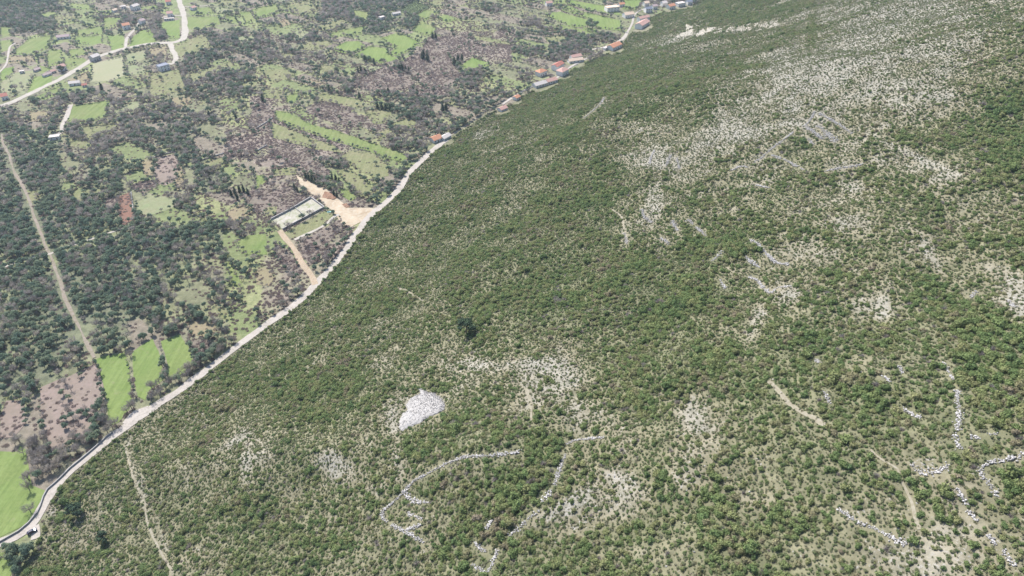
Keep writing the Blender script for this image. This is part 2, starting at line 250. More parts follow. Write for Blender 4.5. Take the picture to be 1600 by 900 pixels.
ROADS = [  # name, width m, material, pixels
 ('road', 5.6, 'gravel', ROAD_PX), ('path', 1.8, 'soilpath', LANE_PX[:6]), ('lane', 3.0, 'gravel', LANE_PX[5:]),
 ('road', 8.0, 'paleroad', Rg(0, 0, [(-120, 700), (0, 665), (60, 645), (150, 605), (250, 555), (370, 500), (470, 440), (560, 385), (640, 345), (720, 320), (800, 300), (900, 280), (1000, 270), (1080, 266), (1120, 256), (1148, 240), (1156, 200), (1152, 130), (1145, 80), (1130, 40), (1122, 0), (1118, -60)])),
 ('lane', 6.5, 'paleroad', Rg(0, 0, [(1062, 272), (1080, 320), (1098, 355), (1090, 395), (1050, 400)])), ('lane', 4.0, 'gravel', Rg(0, 0, [(787, 300), (790, 250), (820, 205), (850, 180), (880, 130)])),
 ('path', 4.5, 'gravel', Rg(0, 0, [(445, 655), (420, 720), (390, 780), (380, 830), (330, 848)])), ('lane', 4.0, 'gravel', Rg(0, 0, [(690, 50), (760, 40), (830, 50), (880, 60)])), ('lane', 3.5, 'gravel', Rg(0, 0, [(1010, 110), (1080, 100), (1145, 100)])),
 ('lane', 2.5, 'gravel', Rg(0, 0, [(1145, 45), (1230, 40), (1300, 35)])), ('path', 2.4, 'gravel', Rg(0, 60, [(-10, 220), (40, 160), (60, 60), (95, 30)])),
 ('path', 2.1, 'pinkpath', Rg(0, 225, [(10, -60), (20, 0), (60, 80), (90, 170), (130, 240), (175, 330), (210, 440), (250, 540), (285, 640), (320, 700), (350, 790), (382, 880), (405, 960), (430, 1010), (480, 1110), (525, 1210), (572, 1300), (592, 1335)])),
 ('path', 2.6, 'paleroad', Rg(0, 225, [(-60, 800), (0, 780), (120, 735), (230, 705), (320, 685), (400, 650), (560, 600), (760, 530), (830, 510)])),
 ('path', 2.6, 'paleroad', Rg(400, 225, [(520, 440), (490, 455), (440, 500), (370, 540), (290, 575), (240, 600)])), ('path', 4.2, 'orangepath', Rg(400, 225, [(150, 540), (190, 600), (235, 650), (280, 730), (320, 790), (350, 830), (370, 880)])),
 ('lane', 5.0, 'gravel', Rg(0, 450, [(930, 760), (870, 780), (830, 800), (790, 850)])), ('lane', 4.0, 'gravel', Rg(0, 675, [(215, 590), (225, 640), (222, 670)])),
 ('path', 4.0, 'paleroad', Rg(800, 0, [(500, 310), (620, 285), (700, 240), (720, 200)])),
 ('path', 1.3, 'soilpath', Rg(800, 450, [(90, 630), (105, 680), (120, 730), (120, 830)])), ('path', 1.1, 'soilpath', Rg(400, 450, [(880, 0), (960, 30), (1040, 80)])),
 ('path', 1.5, 'soilpath', Rg(1200, 450, [(0, 575), (40, 620), (90, 670), (130, 720), (200, 770), (280, 810), (350, 860)])), ('path', 0.8, 'soilpath', Rg(1200, 675, [(640, 110), (680, 150), (740, 190), (810, 230), (830, 290), (870, 370), (900, 440), (910, 490), (920, 540), (945, 610)])),
 ('path', 0.9, 'soilpath', Rg(0, 675, [(780, 90), (810, 200), (840, 310), (900, 420), (920, 560), (960, 660), (1020, 780), (1080, 880)])), ('path', 0.9, 'soilpath', Rg(800, 225, [(620, 410), (680, 450), (700, 520), (715, 580), (720, 620)])),
]

# small plots between the digitised fields: long strips laid along one axis of the valley
_p = plane_hit([430, 640], [175, 247]); PA = math.atan2(_p[1][1] - _p[1][0], _p[0][1] - _p[0][0])
def plots(x, y):
    x = x + 5 * fbm(x, y, 90, 2, 95); y = y + 5 * fbm(x, y, 90, 2, 96)
    a = (x * math.cos(PA) + y * math.sin(PA)) / 62.0; b = (-x * math.sin(PA) + y * math.cos(PA)) / 25.0
    bi = np.floor(b); a = a + 0.5 * vnoise(bi * 7.13, bi * 0 + 3.3, 97) * 3; ai = np.floor(a)
    k = vnoise(ai * 5.37 + 0.5, bi * 3.91 + 0.5, 98); e = np.minimum(np.minimum(a - ai, 1 - a + ai) * 62, np.minimum(b - bi, 1 - b + bi) * 25)
    return k, e, vnoise(ai * 2.7 + 9.5, bi * 4.3 + 2.5, 99)

# ------------------------------------------------------------------ materials
MATS = {}
def new_mat(name):
    m = bpy.data.materials.new(name); m.use_nodes = True; n = m.node_tree.nodes; n.clear(); MATS[name] = m
    return m, n, m.node_tree.links
def ramp(n, stops, interp='LINEAR'):
    r = n.new('ShaderNodeValToRGB'); r.color_ramp.interpolation = interp
    e = r.color_ramp.elements
    while len(e) > 1: e.remove(e[-1])
    e[0].position = stops[0][0]; e[0].color = (*stops[0][1], 1)
    for p, c in stops[1:]:
        k = e.new(p); k.color = (*c, 1)
    return r
def noise(n, l, vec, scale, detail=4, rough=0.6):
    t = n.new('ShaderNodeTexNoise'); t.inputs['Scale'].default_value = scale; t.inputs['Detail'].default_value = detail; t.inputs['Roughness'].default_value = rough
    if vec: l.new(vec, t.inputs['Vector'])
    return t.outputs['Fac']
def mixc(n, l, fac, a, b, mode='MIX'):
    m = n.new('ShaderNodeMix'); m.data_type = 'RGBA'; m.blend_type = mode
    for sock, v in ((m.inputs[0], fac), (m.inputs[6], a), (m.inputs[7], b)):
        if isinstance(v, (int, float)): sock.default_value = v
        elif isinstance(v, tuple): sock.default_value = (*v, 1)
        else: l.new(v, sock)
    return m.outputs[2]
def mathn(n, l, op, a, b=None, clamp=False):
    m = n.new('ShaderNodeMath'); m.operation = op; m.use_clamp = clamp
    for s, v in ((m.inputs[0], a), (m.inputs[1], b)):
        if v is None: continue
        if isinstance(v, (int, float)): s.default_value = v
        else: l.new(v, s)
    return m.outputs[0]
def out_principled(n, l, col, rough=0.9, spec=0.2, bump=None, metallic=0.0):
    p = n.new('ShaderNodeBsdfPrincipled'); o = n.new('ShaderNodeOutputMaterial')
    if isinstance(col, tuple): p.inputs['Base Color'].default_value = (*col, 1)
    else: l.new(col, p.inputs['Base Color'])
    p.inputs['Roughness'].default_value = rough; p.inputs['Specular IOR Level'].default_value = spec; p.inputs['Metallic'].default_value = metallic
    if bump: l.new(bump, p.inputs['Normal'])
    l.new(p.outputs[0], o.inputs[0]); return p
def coords(n): return n.new('ShaderNodeTexCoord').outputs['Object']

def speckled(name, c1, c2, c3, s1=0.05, s2=0.6, rough=0.95, furrow=0.0):
    """earth, gravel or grass: a broad patchiness and a fine grain"""
    m, n, l = new_mat(name); v = coords(n)
    a = ramp(n, [(0.35, (0, 0, 0)), (0.65, (1, 1, 1))]); l.new(noise(n, l, v, s1, 5), a.inputs[0])
    b = ramp(n, [(0.42, (0, 0, 0)), (0.62, (1, 1, 1))]); l.new(noise(n, l, v, s2, 4, 0.7), b.inputs[0])
    base = mixc(n, l, a.outputs[0], c1, c2)
    f = mathn(n, l, 'MULTIPLY', b.outputs[0], 0.6)
    col = mixc(n, l, f, base, c3)
    if furrow:                      # mowing or plough lines, worn spots
        mp = n.new('ShaderNodeMapping'); mp.inputs['Rotation'].default_value = (0, 0, furrow); mp.inputs['Scale'].default_value = (1.0, 0.06, 1.0); l.new(v, mp.inputs['Vector'])
        st = ramp(n, [(0.38, (0.82, 0.84, 0.80)), (0.6, (1.10, 1.08, 1.12))]); l.new(noise(n, l, mp.outputs[0], 0.35, 5, 0.7), st.inputs[0])
        col = mixc(n, l, 1.0, col, st.outputs[0], 'MULTIPLY')
        wn = ramp(n, [(0.60, (0, 0, 0)), (0.72, (1, 1, 1))]); l.new(noise(n, l, v, 0.09, 5, 0.65), wn.inputs[0])
        col = mixc(n, l, mathn(n, l, 'MULTIPLY', wn.outputs[0], 0.6), col, (0.20, 0.185, 0.115))
    out_principled(n, l, col, rough, 0.1); return m
speckled('green', (0.124, 0.170, 0.057), (0.170, 0.189, 0.081), (0.101, 0.133, 0.046), 0.04, 0.5, furrow=0.5)
speckled('bright', (0.120, 0.175, 0.052), (0.161, 0.198, 0.072), (0.106, 0.147, 0.046), 0.03, 0.5, furrow=-0.4)
speckled('meadow', (0.152, 0.170, 0.078), (0.184, 0.175, 0.101), (0.110, 0.120, 0.064), 0.06, 0.35, furrow=0.4)
speckled('pale', (0.174, 0.206, 0.110), (0.206, 0.198, 0.127), (0.143, 0.150, 0.087), 0.06, 0.35)
speckled('straw', (0.243, 0.236, 0.155), (0.221, 0.228, 0.140), (0.199, 0.199, 0.125))
speckled('dry', (0.224, 0.181, 0.123), (0.186, 0.170, 0.100), (0.147, 0.128, 0.085), 0.07, 0.4)
speckled('purple', (0.153, 0.124, 0.110), (0.121, 0.111, 0.086), (0.194, 0.159, 0.134), 0.08, 0.4)
speckled('pink', (0.216, 0.170, 0.152), (0.184, 0.152, 0.124), (0.156, 0.129, 0.110), 0.08, 0.4)
speckled('red', (0.190, 0.096, 0.071), (0.166, 0.108, 0.083), (0.124, 0.083, 0.066), 0.08, 0.4)
speckled('orchard', (0.133, 0.180, 0.078), (0.156, 0.188, 0.094), (0.118, 0.149, 0.070))
speckled('gravel', (0.331, 0.299, 0.271), (0.248, 0.225, 0.198), (0.386, 0.354, 0.322), 0.13, 0.9)
speckled('paleroad', (0.322, 0.294, 0.262), (0.248, 0.230, 0.193), (0.377, 0.345, 0.313), 0.13, 0.9)
speckled('pinkpath', (0.211, 0.176, 0.152), (0.148, 0.140, 0.098), (0.257, 0.218, 0.199), 0.1, 0.5)
speckled('orangepath', (0.302, 0.232, 0.166), (0.252, 0.200, 0.140), (0.352, 0.300, 0.236), 0.1, 0.6)
speckled('earth', (0.367, 0.299, 0.221), (0.254, 0.193, 0.133), (0.420, 0.386, 0.313), 0.10, 0.4)
speckled('clay', (0.209, 0.119, 0.080), (0.180, 0.112, 0.073), (0.251, 0.174, 0.132), 0.1, 0.6)
speckled('soilpath', (0.195, 0.176, 0.129), (0.172, 0.156, 0.117), (0.250, 0.234, 0.195), 0.1, 0.7)
speckled('court', (0.331, 0.304, 0.267), (0.184, 0.202, 0.110), (0.386, 0.359, 0.340), 0.16, 0.5)
speckled('limestone', (0.324, 0.312, 0.308), (0.283, 0.271, 0.263), (0.227, 0.218, 0.210), 0.25, 0.9)
speckled('concrete', (0.270, 0.264, 0.258), (0.232, 0.225, 0.219), (0.309, 0.303, 0.296), 0.3, 1.5)
speckled('quarry', (0.431, 0.402, 0.366), (0.359, 0.330, 0.287), (0.316, 0.287, 0.236), 0.12, 0.6)

# the land: cover attribute carries what grows or lies there (soil, litter, grass, stone)
m, n, l = new_mat('land')
at = n.new('ShaderNodeAttribute'); at.attribute_name = 'cover'
ar = n.new('ShaderNodeAttribute'); ar.attribute_name = 'stony'
v = coords(n)
n1 = ramp(n, [(0.35, (0.72, 0.74, 0.70)), (0.65, (1.25, 1.22, 1.2))]); l.new(noise(n, l, v, 0.22, 6, 0.7), n1.inputs[0])
col = mixc(n, l, 1.0, at.outputs['Color'], n1.outputs[0], 'MULTIPLY')
n2 = noise(n, l, v, 0.9, 5, 0.75)
n3 = noise(n, l, v, 0.12, 4, 0.6)
thr = mathn(n, l, 'MULTIPLY', ar.outputs['Fac'], 0.14)
s = mathn(n, l, 'ADD', n2, thr); s = mathn(n, l, 'ADD', s, mathn(n, l, 'MULTIPLY', n3, 0.25))
rk = ramp(n, [(0.80, (0, 0, 0)), (0.86, (1, 1, 1))]); l.new(s, rk.inputs[0])
col = mixc(n, l, mathn(n, l, 'MULTIPLY', rk.outputs[0], mathn(n, l, 'MULTIPLY', ar.outputs['Fac'], 2.0, True)), col, (0.26, 0.25, 0.23))
bm = n.new('ShaderNodeBump'); bm.inputs['Strength'].default_value = 0.7; bm.inputs['Distance'].default_value = 0.5; l.new(n2, bm.inputs['Height'])
out_principled(n, l, col, 0.95, 0.1, bm.outputs[0])

def foliage(name, stops, patch=0.03, transl=0.2, rand=0.5):
    """colour from the plant's place and its own chance, plus leaf to leaf variety"""
    m, n, l = new_mat(name)
    oi = n.new('ShaderNodeObjectInfo')
    nz = noise(n, l, oi.outputs['Location'], patch, 3, 0.6)
    nz = mathn(n, l, 'ADD', mathn(n, l, 'MULTIPLY', nz, 1.6), -0.3)
    f = mathn(n, l, 'ADD', mathn(n, l, 'MULTIPLY', nz, 1 - rand), mathn(n, l, 'MULTIPLY', oi.outputs['Random'], rand), True)
    r = ramp(n, stops); l.new(f, r.inputs[0])
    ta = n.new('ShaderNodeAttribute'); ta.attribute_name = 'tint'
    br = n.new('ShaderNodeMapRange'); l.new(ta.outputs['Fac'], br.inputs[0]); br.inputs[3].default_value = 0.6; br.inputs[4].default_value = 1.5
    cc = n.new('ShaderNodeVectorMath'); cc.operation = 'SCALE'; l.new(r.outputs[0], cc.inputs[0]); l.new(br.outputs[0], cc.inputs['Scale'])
    d = n.new('ShaderNodeBsdfDiffuse'); t = n.new('ShaderNodeBsdfTranslucent'); l.new(cc.outputs[0], d.inputs[0]); l.new(cc.outputs[0], t.inputs[0])
    mx = n.new('ShaderNodeMixShader'); mx.inputs[0].default_value = transl; l.new(d.outputs[0], mx.inputs[1]); l.new(t.outputs[0], mx.inputs[2])
    o = n.new('ShaderNodeOutputMaterial'); l.new(mx.outputs[0], o.inputs[0]); return m
foliage('shrub_leaf', [(0.0, (0.068, 0.106, 0.059)), (0.25, (0.117, 0.168, 0.071)), (0.5, (0.166, 0.207, 0.088)), (0.68, (0.209, 0.218, 0.106)), (0.82, (0.234, 0.202, 0.141)), (1.0, (0.308, 0.263, 0.212))], 0.035, 0.33, 0.5)
foliage('low_leaf', [(0.0, (0.098, 0.137, 0.065)), (0.4, (0.147, 0.179, 0.090)), (0.65, (0.186, 0.200, 0.115)), (0.85, (0.225, 0.221, 0.150)), (1.0, (0.274, 0.268, 0.200))], 0.05, 0.35, 0.65)
foliage('oak_leaf', [(0.0, (0.090, 0.142, 0.123)), (0.4, (0.142, 0.194, 0.136)), (0.75, (0.194, 0.233, 0.155)), (1.0, (0.246, 0.246, 0.194))], 0.02, 0.4)
foliage('cypress_leaf', [(0.0, (0.03, 0.055, 0.04)), (1.0, (0.06, 0.085, 0.05))], 0.02, 0.1)
foliage('twig', [(0.0, (0.210, 0.194, 0.190)), (0.5, (0.273, 0.247, 0.234)), (1.0, (0.336, 0.299, 0.249))], 0.02, 0.45)
foliage('thicket_twig', [(0.0, (0.178, 0.143, 0.140)), (0.5, (0.230, 0.182, 0.178)), (1.0, (0.283, 0.242, 0.194))], 0.04, 0.45)
foliage('olive_leaf', [(0.0, (0.09, 0.125, 0.08)), (1.0, (0.13, 0.16, 0.11))], 0.02, 0.1)
foliage('straw_tuft', [(0.0, (0.22, 0.20, 0.13)), (0.5, (0.19, 0.20, 0.11)), (1.0, (0.28, 0.25, 0.18))], 0.03, 0.2)
foliage('pale_rock', [(0.0, (0.255, 0.246, 0.239)), (1.0, (0.370, 0.356, 0.353))], 0.03, 0.0)
foliage('rock', [(0.0, (0.200, 0.192, 0.172)), (0.6, (0.272, 0.264, 0.248)), (1.0, (0.352, 0.344, 0.336))], 0.03, 0.0)
m, n, l = new_mat('bark'); out_principled(n, l, (0.14, 0.11, 0.085), 0.9, 0.1)
def tile(name, c1, c2):
    m, n, l = new_mat(name); v = coords(n)
    wv = n.new('ShaderNodeTexWave'); wv.inputs['Scale'].default_value = 1.6; wv.bands_direction = 'Y'; l.new(v, wv.inputs['Vector'])
    c = mixc(n, l, noise(n, l, v, 0.8, 4), c1, c2); c = mixc(n, l, mathn(n, l, 'MULTIPLY', wv.outputs['Fac'], 0.35), c, tuple(x * 0.6 for x in c1))
    out_principled(n, l, c, 0.85, 0.2)
tile('roof_orange', (0.526, 0.250, 0.150), (0.451, 0.220, 0.140)); tile('roof_pink', (0.489, 0.290, 0.239), (0.432, 0.280, 0.250)); tile('roof_red', (0.423, 0.160, 0.120), (0.357, 0.160, 0.130)); tile('roof_mauve', (0.36, 0.27, 0.27), (0.42, 0.33, 0.32)); tile('roof_pale', (0.55, 0.50, 0.47), (0.48, 0.43, 0.40)); tile('roof_cream', (0.60, 0.45, 0.33), (0.55, 0.44, 0.36)); tile('roof_grey', (0.20, 0.22, 0.27), (0.16, 0.17, 0.22))
for nm, c, r in (('plaster_white', (0.72, 0.70, 0.67), 0.9), ('plaster_grey', (0.42, 0.40, 0.38), 0.9), ('glass', (0.03, 0.04, 0.06), 0.1), ('door_wood', (0.13, 0.08, 0.05), 0.6), ('car_paint', (0.015, 0.014, 0.045), 0.2), ('tyre', (0.02, 0.02, 0.02), 0.9), ('chrome', (0.6, 0.6, 0.6), 0.3), ('lamp_red', (0.35, 0.02, 0.02), 0.3), ('tarp', (0.35, 0.6, 0.5), 0.6)):
    m, n, l = new_mat(nm)
    if nm.startswith('plaster'): col = mixc(n, l, noise(n, l, coords(n), 0.7, 4), c, tuple(x * 0.8 for x in c)); out_principled(n, l, col, r, 0.2)
    else: out_principled(n, l, c, r, 0.5)

# ------------------------------------------------------------------ object helpers
def link(name, me, mat=None, parent=None, loc=None):
    o = bpy.data.objects.new(name, me)
    if mat: me.materials.append(MATS[mat] if isinstance(mat, str) else mat)
    if parent: o.parent = parent
    if loc is not None: o.location = loc
    C.objects.link(o); return o
def tag(o, label=None, cat=None, group=None, kind=None):
    if label: o['label'] = label
    if cat: o['category'] = cat
    if group: o['group'] = group
    if kind: o['kind'] = kind
    return o
def empty(name, loc, rz=0):
    o = bpy.data.objects.new(name, None); o.location = loc; o.rotation_euler = (0, 0, rz); o.empty_display_size = 1; C.objects.link(o); return o
def mesh_np(name, V, Fc, smooth=False, tint=None):
    V = np.asarray(V, np.float32); me = bpy.data.meshes.new(name)
    me.from_pydata(V.tolist(), [], [list(map(int, f)) for f in Fc]); me.update()
    if tint is not None:
        a = me.attributes.new('tint', 'FLOAT', 'FACE'); a.data.foreach_set('value', np.asarray(tint, np.float32))
    if smooth: me.polygons.foreach_set('use_smooth', [True] * len(me.polygons))
    return me
class MB:
    def __init__(s): s.V = []; s.F = []; s.T = []
    def add(s, V, Fc, t=0.5):
        b = len(s.V); s.V += [tuple(v) for v in V]; s.F += [[b + i for i in f] for f in Fc]; s.T += [t] * len(Fc)
    def box(s, x0, x1, y0, y1, z0, z1, M=None):
        V = [(x0, y0, z0), (x1, y0, z0), (x1, y1, z0), (x0, y1, z0), (x0, y0, z1), (x1, y0, z1), (x1, y1, z1), (x0, y1, z1)]
        if M: V = [tuple(M @ Vector(v)) for v in V]
        s.add(V, [(0, 3, 2, 1), (4, 5, 6, 7), (0, 1, 5, 4), (1, 2, 6, 5), (2, 3, 7, 6), (3, 0, 4, 7)])
    def mesh(s, name, smooth=False): return mesh_np(name, s.V, s.F, smooth, s.T)

ICO = None
def ico(sub):
    bm = bmesh.new(); bmesh.ops.create_icosphere(bm, subdivisions=sub, radius=1.0)
    V = np.array([v.co[:] for v in bm.verts]); Fc = [[v.index for v in f.verts] for f in bm.faces]; bm.free(); return V, Fc
ICO1, ICO2 = ico(1), ico(2)

# ------------------------------------------------------------------ plant meshes
def leaf_clumps(mb, r, centres, per, size, core=0.72, dark=0.35, up=0.3):
    for (cx, cy, cz, cr) in centres:
        V = ICO1[0] * cr * core * (0.85 + 0.3 * r.random((len(ICO1[0]), 1))); V = V * np.array([1, 1, 0.8]) + np.array([cx, cy, cz])
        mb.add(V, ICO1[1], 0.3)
        for k in range(int(per * cr * cr)):
            d = r.normal(size=3); d /= np.linalg.norm(d); d[2] = abs(d[2]) * 1.0 if r.random() < 0.75 else d[2]
            p = np.array([cx, cy, cz]) + d * np.array([1, 1, 0.85]) * cr * (0.78 + 0.3 * r.random())
            nn = d + r.normal(size=3) * 0.55; nn /= np.linalg.norm(nn)
            a = np.cross(nn, r.normal(size=3)); a /= np.linalg.norm(a); b = np.cross(nn, a)
            s = size * (0.6 + 0.8 * r.random())
            q = [p + a * s, p + b * s * 0.7, p - a * s, p - b * s * 0.7]
            mb.add(q, [(0, 1, 2, 3)], 0.25 + 0.75 * r.random())
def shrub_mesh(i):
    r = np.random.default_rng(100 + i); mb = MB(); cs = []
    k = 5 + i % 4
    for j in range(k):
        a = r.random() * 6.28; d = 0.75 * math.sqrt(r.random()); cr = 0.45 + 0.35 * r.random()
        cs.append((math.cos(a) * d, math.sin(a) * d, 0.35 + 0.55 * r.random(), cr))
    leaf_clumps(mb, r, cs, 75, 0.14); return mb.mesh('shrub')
def limb(mb, p, q, r0, r1, n=4):
    p = Vector(p); q = Vector(q); d = (q - p).normalized(); a = d.orthogonal().normalized(); b = d.cross(a)
    V = [tuple(p + (a * math.cos(2 * PI * k / n) + b * math.sin(2 * PI * k / n)) * r0) for k in range(n)] + [tuple(q + (a * math.cos(2 * PI * k / n) + b * math.sin(2 * PI * k / n)) * r1) for k in range(n)]
    mb.add(V, [(k, (k + 1) % n, n + (k + 1) % n, n + k) for k in range(n)])
def oak_meshes(i):
    r = np.random.default_rng(200 + i); mb = MB(); cs = []
    for j in range(9):
        a = r.random() * 6.28; d = 1.9 * math.sqrt(r.random()); cr = 0.8 + 0.55 * r.random()
        cs.append((math.cos(a) * d, math.sin(a) * d, 2.3 + 1.9 * (1 - (d / 2.4) ** 2) * (0.5 + 0.6 * r.random()), cr))
    leaf_clumps(mb, r, cs, 42, 0.24)
    t = MB(); limb(t, (0, 0, -0.6), (0.1, 0, 1.3), 0.24, 0.16, 6)
    for c in cs[:6]: limb(t, (0.1, 0, 1.2), (c[0] * 0.8, c[1] * 0.8, c[2]), 0.11, 0.04)
    return t.mesh('trunk'), mb.mesh('crown')
def bare_meshes(i):
    r = np.random.default_rng(300 + i); t = MB(); c = MB(); tips = []
    limb(t, (0, 0, -0.6), (0.1, 0.05, 1.6), 0.2, 0.14, 6)
    for j in range(7):
        a = j * 0.9 + r.random() * 0.5; e = 0.5 + r.random() * 0.8; L = 1.5 + r.random() * 1.0
        q = Vector((0.1 + math.cos(a) * math.cos(e) * L, math.sin(a) * math.cos(e) * L, 1.4 + math.sin(e) * L)); limb(t, (0.1, 0.05, 1.4), q, 0.09, 0.05)
        for k in range(4):
            d = Vector((r.normal() * 0.6 + math.cos(a) * 0.5, r.normal() * 0.6 + math.sin(a) * 0.5, 0.5 + r.random() * 0.6)).normalized() * (0.9 + 0.6 * r.random())
            b = Vector((0.1, 0.05, 1.4)).lerp(q, 0.5 + 0.5 * r.random()); limb(c, b, b + d, 0.045, 0.02, 3); tips.append((b + d * 0.6, d))
    for (p, d) in tips:
        for k in range(13):
            dd = (d.normalized() + Vector((r.normal(), r.normal(), r.normal())) * 0.6).normalized(); L = 0.7 + 0.6 * r.random()
            o = p + Vector((r.normal(), r.normal(), r.normal())) * 0.28; wv = dd.orthogonal().normalized() * 0.045
            c.add([tuple(o - wv), tuple(o + wv), tuple(o + dd * L)], [(0, 1, 2)], r.random())
    return t.mesh('trunk'), c.mesh('crown')
def cypress_meshes(i):
    r = np.random.default_rng(400 + i); mb = MB(); cs = []
    H = 8.0
    for j in range(11):
        z = 0.9 + j * 0.66; w_ = 1.15 * (1 - (j / 11.5) ** 1.6) + 0.18
        cs.append((r.normal() * 0.14, r.normal() * 0.14, z, w_))
    leaf_clumps(mb, r, cs, 50, 0.2)
    t = MB(); limb(t, (0, 0, -0.6), (0, 0, 3), 0.18, 0.1, 6); return t.mesh('trunk'), mb.mesh('crown')
def thicket_mesh(i):
    r = np.random.default_rng(500 + i); c = MB()
    for k in range(170):
        a = r.random() * 6.28; d = 1.1 * math.sqrt(r.random()); o = Vector((math.cos(a) * d, math.sin(a) * d, 0.05))
        dd = Vector((r.normal() * 0.5, r.normal() * 0.5, 1)).normalized(); L = 0.5 + 0.7 * r.random(); wv = dd.orthogonal().normalized() * 0.06
        wv.rotate(Matrix.Rotation(r.random() * 3.1, 3, dd))
        c.add([tuple(o - wv), tuple(o + wv), tuple(o + dd * L)], [(0, 1, 2)], r.random())
    return c.mesh('thicket')
def tuft_mesh(i):
    r = np.random.default_rng(600 + i); c = MB()
    for k in range(36):
        a = r.random() * 6.28; d = 0.28 * math.sqrt(r.random()); o = Vector((math.cos(a) * d, math.sin(a) * d, 0))
        dd = Vector((r.normal() * 0.5 + math.cos(a) * .4, r.normal() * 0.5 + math.sin(a) * .4, 1)).normalized(); L = 0.3 + 0.3 * r.random(); wv = dd.orthogonal().normalized() * 0.05
        c.add([tuple(o - wv), tuple(o + wv), tuple(o + dd * L)], [(0, 1, 2)], r.random())
    return c.mesh('tuft')
def rock_mesh(i, sub=1):
    r = np.random.default_rng(700 + i); V, Fc = ICO1
    V = V * (0.65 + 0.5 * r.random((len(V), 1))) * np.array([1, 0.8, 0.55]); V = np.clip(V, -0.75, 0.75)
    return mesh_np('rock', V, Fc, False, r.random(len(Fc)))

def proto_collection(name, metas):
    """collection of plant shapes that the stuff objects scatter"""
    col = bpy.data.collections.new(name)
    for i, (me) in enumerate(metas):
        o = bpy.data.objects.new('%s_shape' % name, me); col.objects.link(o)
    return col
def with_mat(me, *ms):
    for q in ms: me.materials.append(MATS[q])
    return me
def joined(tr, cr, mt, mc):
    V = [v.co[:] for v in tr.vertices] + [v.co[:] for v in cr.vertices]; b = len(tr.vertices)
    Fc = [list(p.vertices) for p in tr.polygons] + [[b + k for k in p.vertices] for p in cr.polygons]
    T = [0.5] * len(tr.polygons) + [d.value for d in cr.attributes['tint'].data]
    me = mesh_np('tree_whole', V, Fc, False, T); me.materials.append(MATS[mt]); me.materials.append(MATS[mc])
    me.polygons.foreach_set('material_index', [0] * len(tr.polygons) + [1] * len(cr.polygons)); return me

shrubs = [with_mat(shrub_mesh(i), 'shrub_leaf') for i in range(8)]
oaks = [oak_meshes(i) for i in range(6)]; bares = [bare_meshes(i) for i in range(6)]; cyps = [cypress_meshes(i) for i in range(3)]
oak_w = [joined(a, b, 'bark', 'oak_leaf') for a, b in oaks]; bare_w = [joined(a, b, 'twig', 'twig') for a, b in bares]
for a, b in oaks: with_mat(a, 'bark'); with_mat(b, 'oak_leaf')
for a, b in bares: with_mat(a, 'twig'); with_mat(b, 'twig')
for a, b in cyps: with_mat(a, 'bark'); with_mat(b, 'cypress_leaf')
olive = [oak_meshes(20 + i) for i in range(3)]
for a, b in olive: with_mat(a, 'bark'); with_mat(b, 'olive_leaf')
low_growth = [with_mat(shrub_mesh(50 + i), 'low_leaf') for i in range(3)]
def twig_shrub(i):
    r = np.random.default_rng(800 + i); c = MB()
    for k in range(240):
        d = Vector((r.normal(), r.normal(), abs(r.normal()) + 0.2)).normalized(); o = Vector((d.x * 0.5, d.y * 0.5, d.z * 0.4)) * r.random(); L = 0.5 + 0.5 * r.random(); wv = d.orthogonal().normalized() * 0.045
        wv.rotate(Matrix.Rotation(r.random() * 3.1, 3, d)); dd = (d + Vector((r.normal(), r.normal(), r.normal())) * 0.3).normalized()
        c.add([tuple(o - wv), tuple(o + wv), tuple(o + dd * L)], [(0, 1, 2)], r.random())
    return c.mesh('shrub')
shrubs += [with_mat(twig_shrub(i), 'twig') for i in range(2)]
dark_oaks = [oak_meshes(40 + i) for i in range(3)]
for a, b in dark_oaks: with_mat(a, 'bark'); with_mat(b, 'cypress_leaf')
thickets = [with_mat(thicket_mesh(i), 'thicket_twig') for i in range(5)]
tufts = [with_mat(tuft_mesh(i), 'straw_tuft') for i in range(4)]
rocks = [with_mat(rock_mesh(i), 'rock') for i in range(6)]

def gn_group():
    ng = bpy.data.node_groups.new('scatter', 'GeometryNodeTree')
    ng.interface.new_socket('Geometry', in_out='INPUT', socket_type='NodeSocketGeometry'); ng.interface.new_socket('Shapes', in_out='INPUT', socket_type='NodeSocketCollection')
    ng.interface.new_socket('Geometry', in_out='OUTPUT', socket_type='NodeSocketGeometry')
    gi = ng.nodes.new('NodeGroupInput'); go = ng.nodes.new('NodeGroupOutput')
    ci = ng.nodes.new('GeometryNodeCollectionInfo'); ci.inputs['Separate Children'].default_value = True; ci.inputs['Reset Children'].default_value = True
    ip = ng.nodes.new('GeometryNodeInstanceOnPoints'); ip.inputs['Pick Instance'].default_value = True
    def na(nm, t):
        q = ng.nodes.new('GeometryNodeInputNamedAttribute'); q.data_type = t; q.inputs['Name'].default_value = nm; return q.outputs['Attribute']
    L = ng.links.new
    L(gi.outputs[0], ip.inputs['Points']); L(gi.outputs[1], ci.inputs['Collection']); L(ci.outputs[0], ip.inputs['Instance'])
    L(na('pick', 'INT'), ip.inputs['Instance Index']); L(na('turn', 'FLOAT_VECTOR'), ip.inputs['Rotation']); L(na('size', 'FLOAT_VECTOR'), ip.inputs['Scale'])
    L(ip.outputs[0], go.inputs[0]); return ng
GN = gn_group()
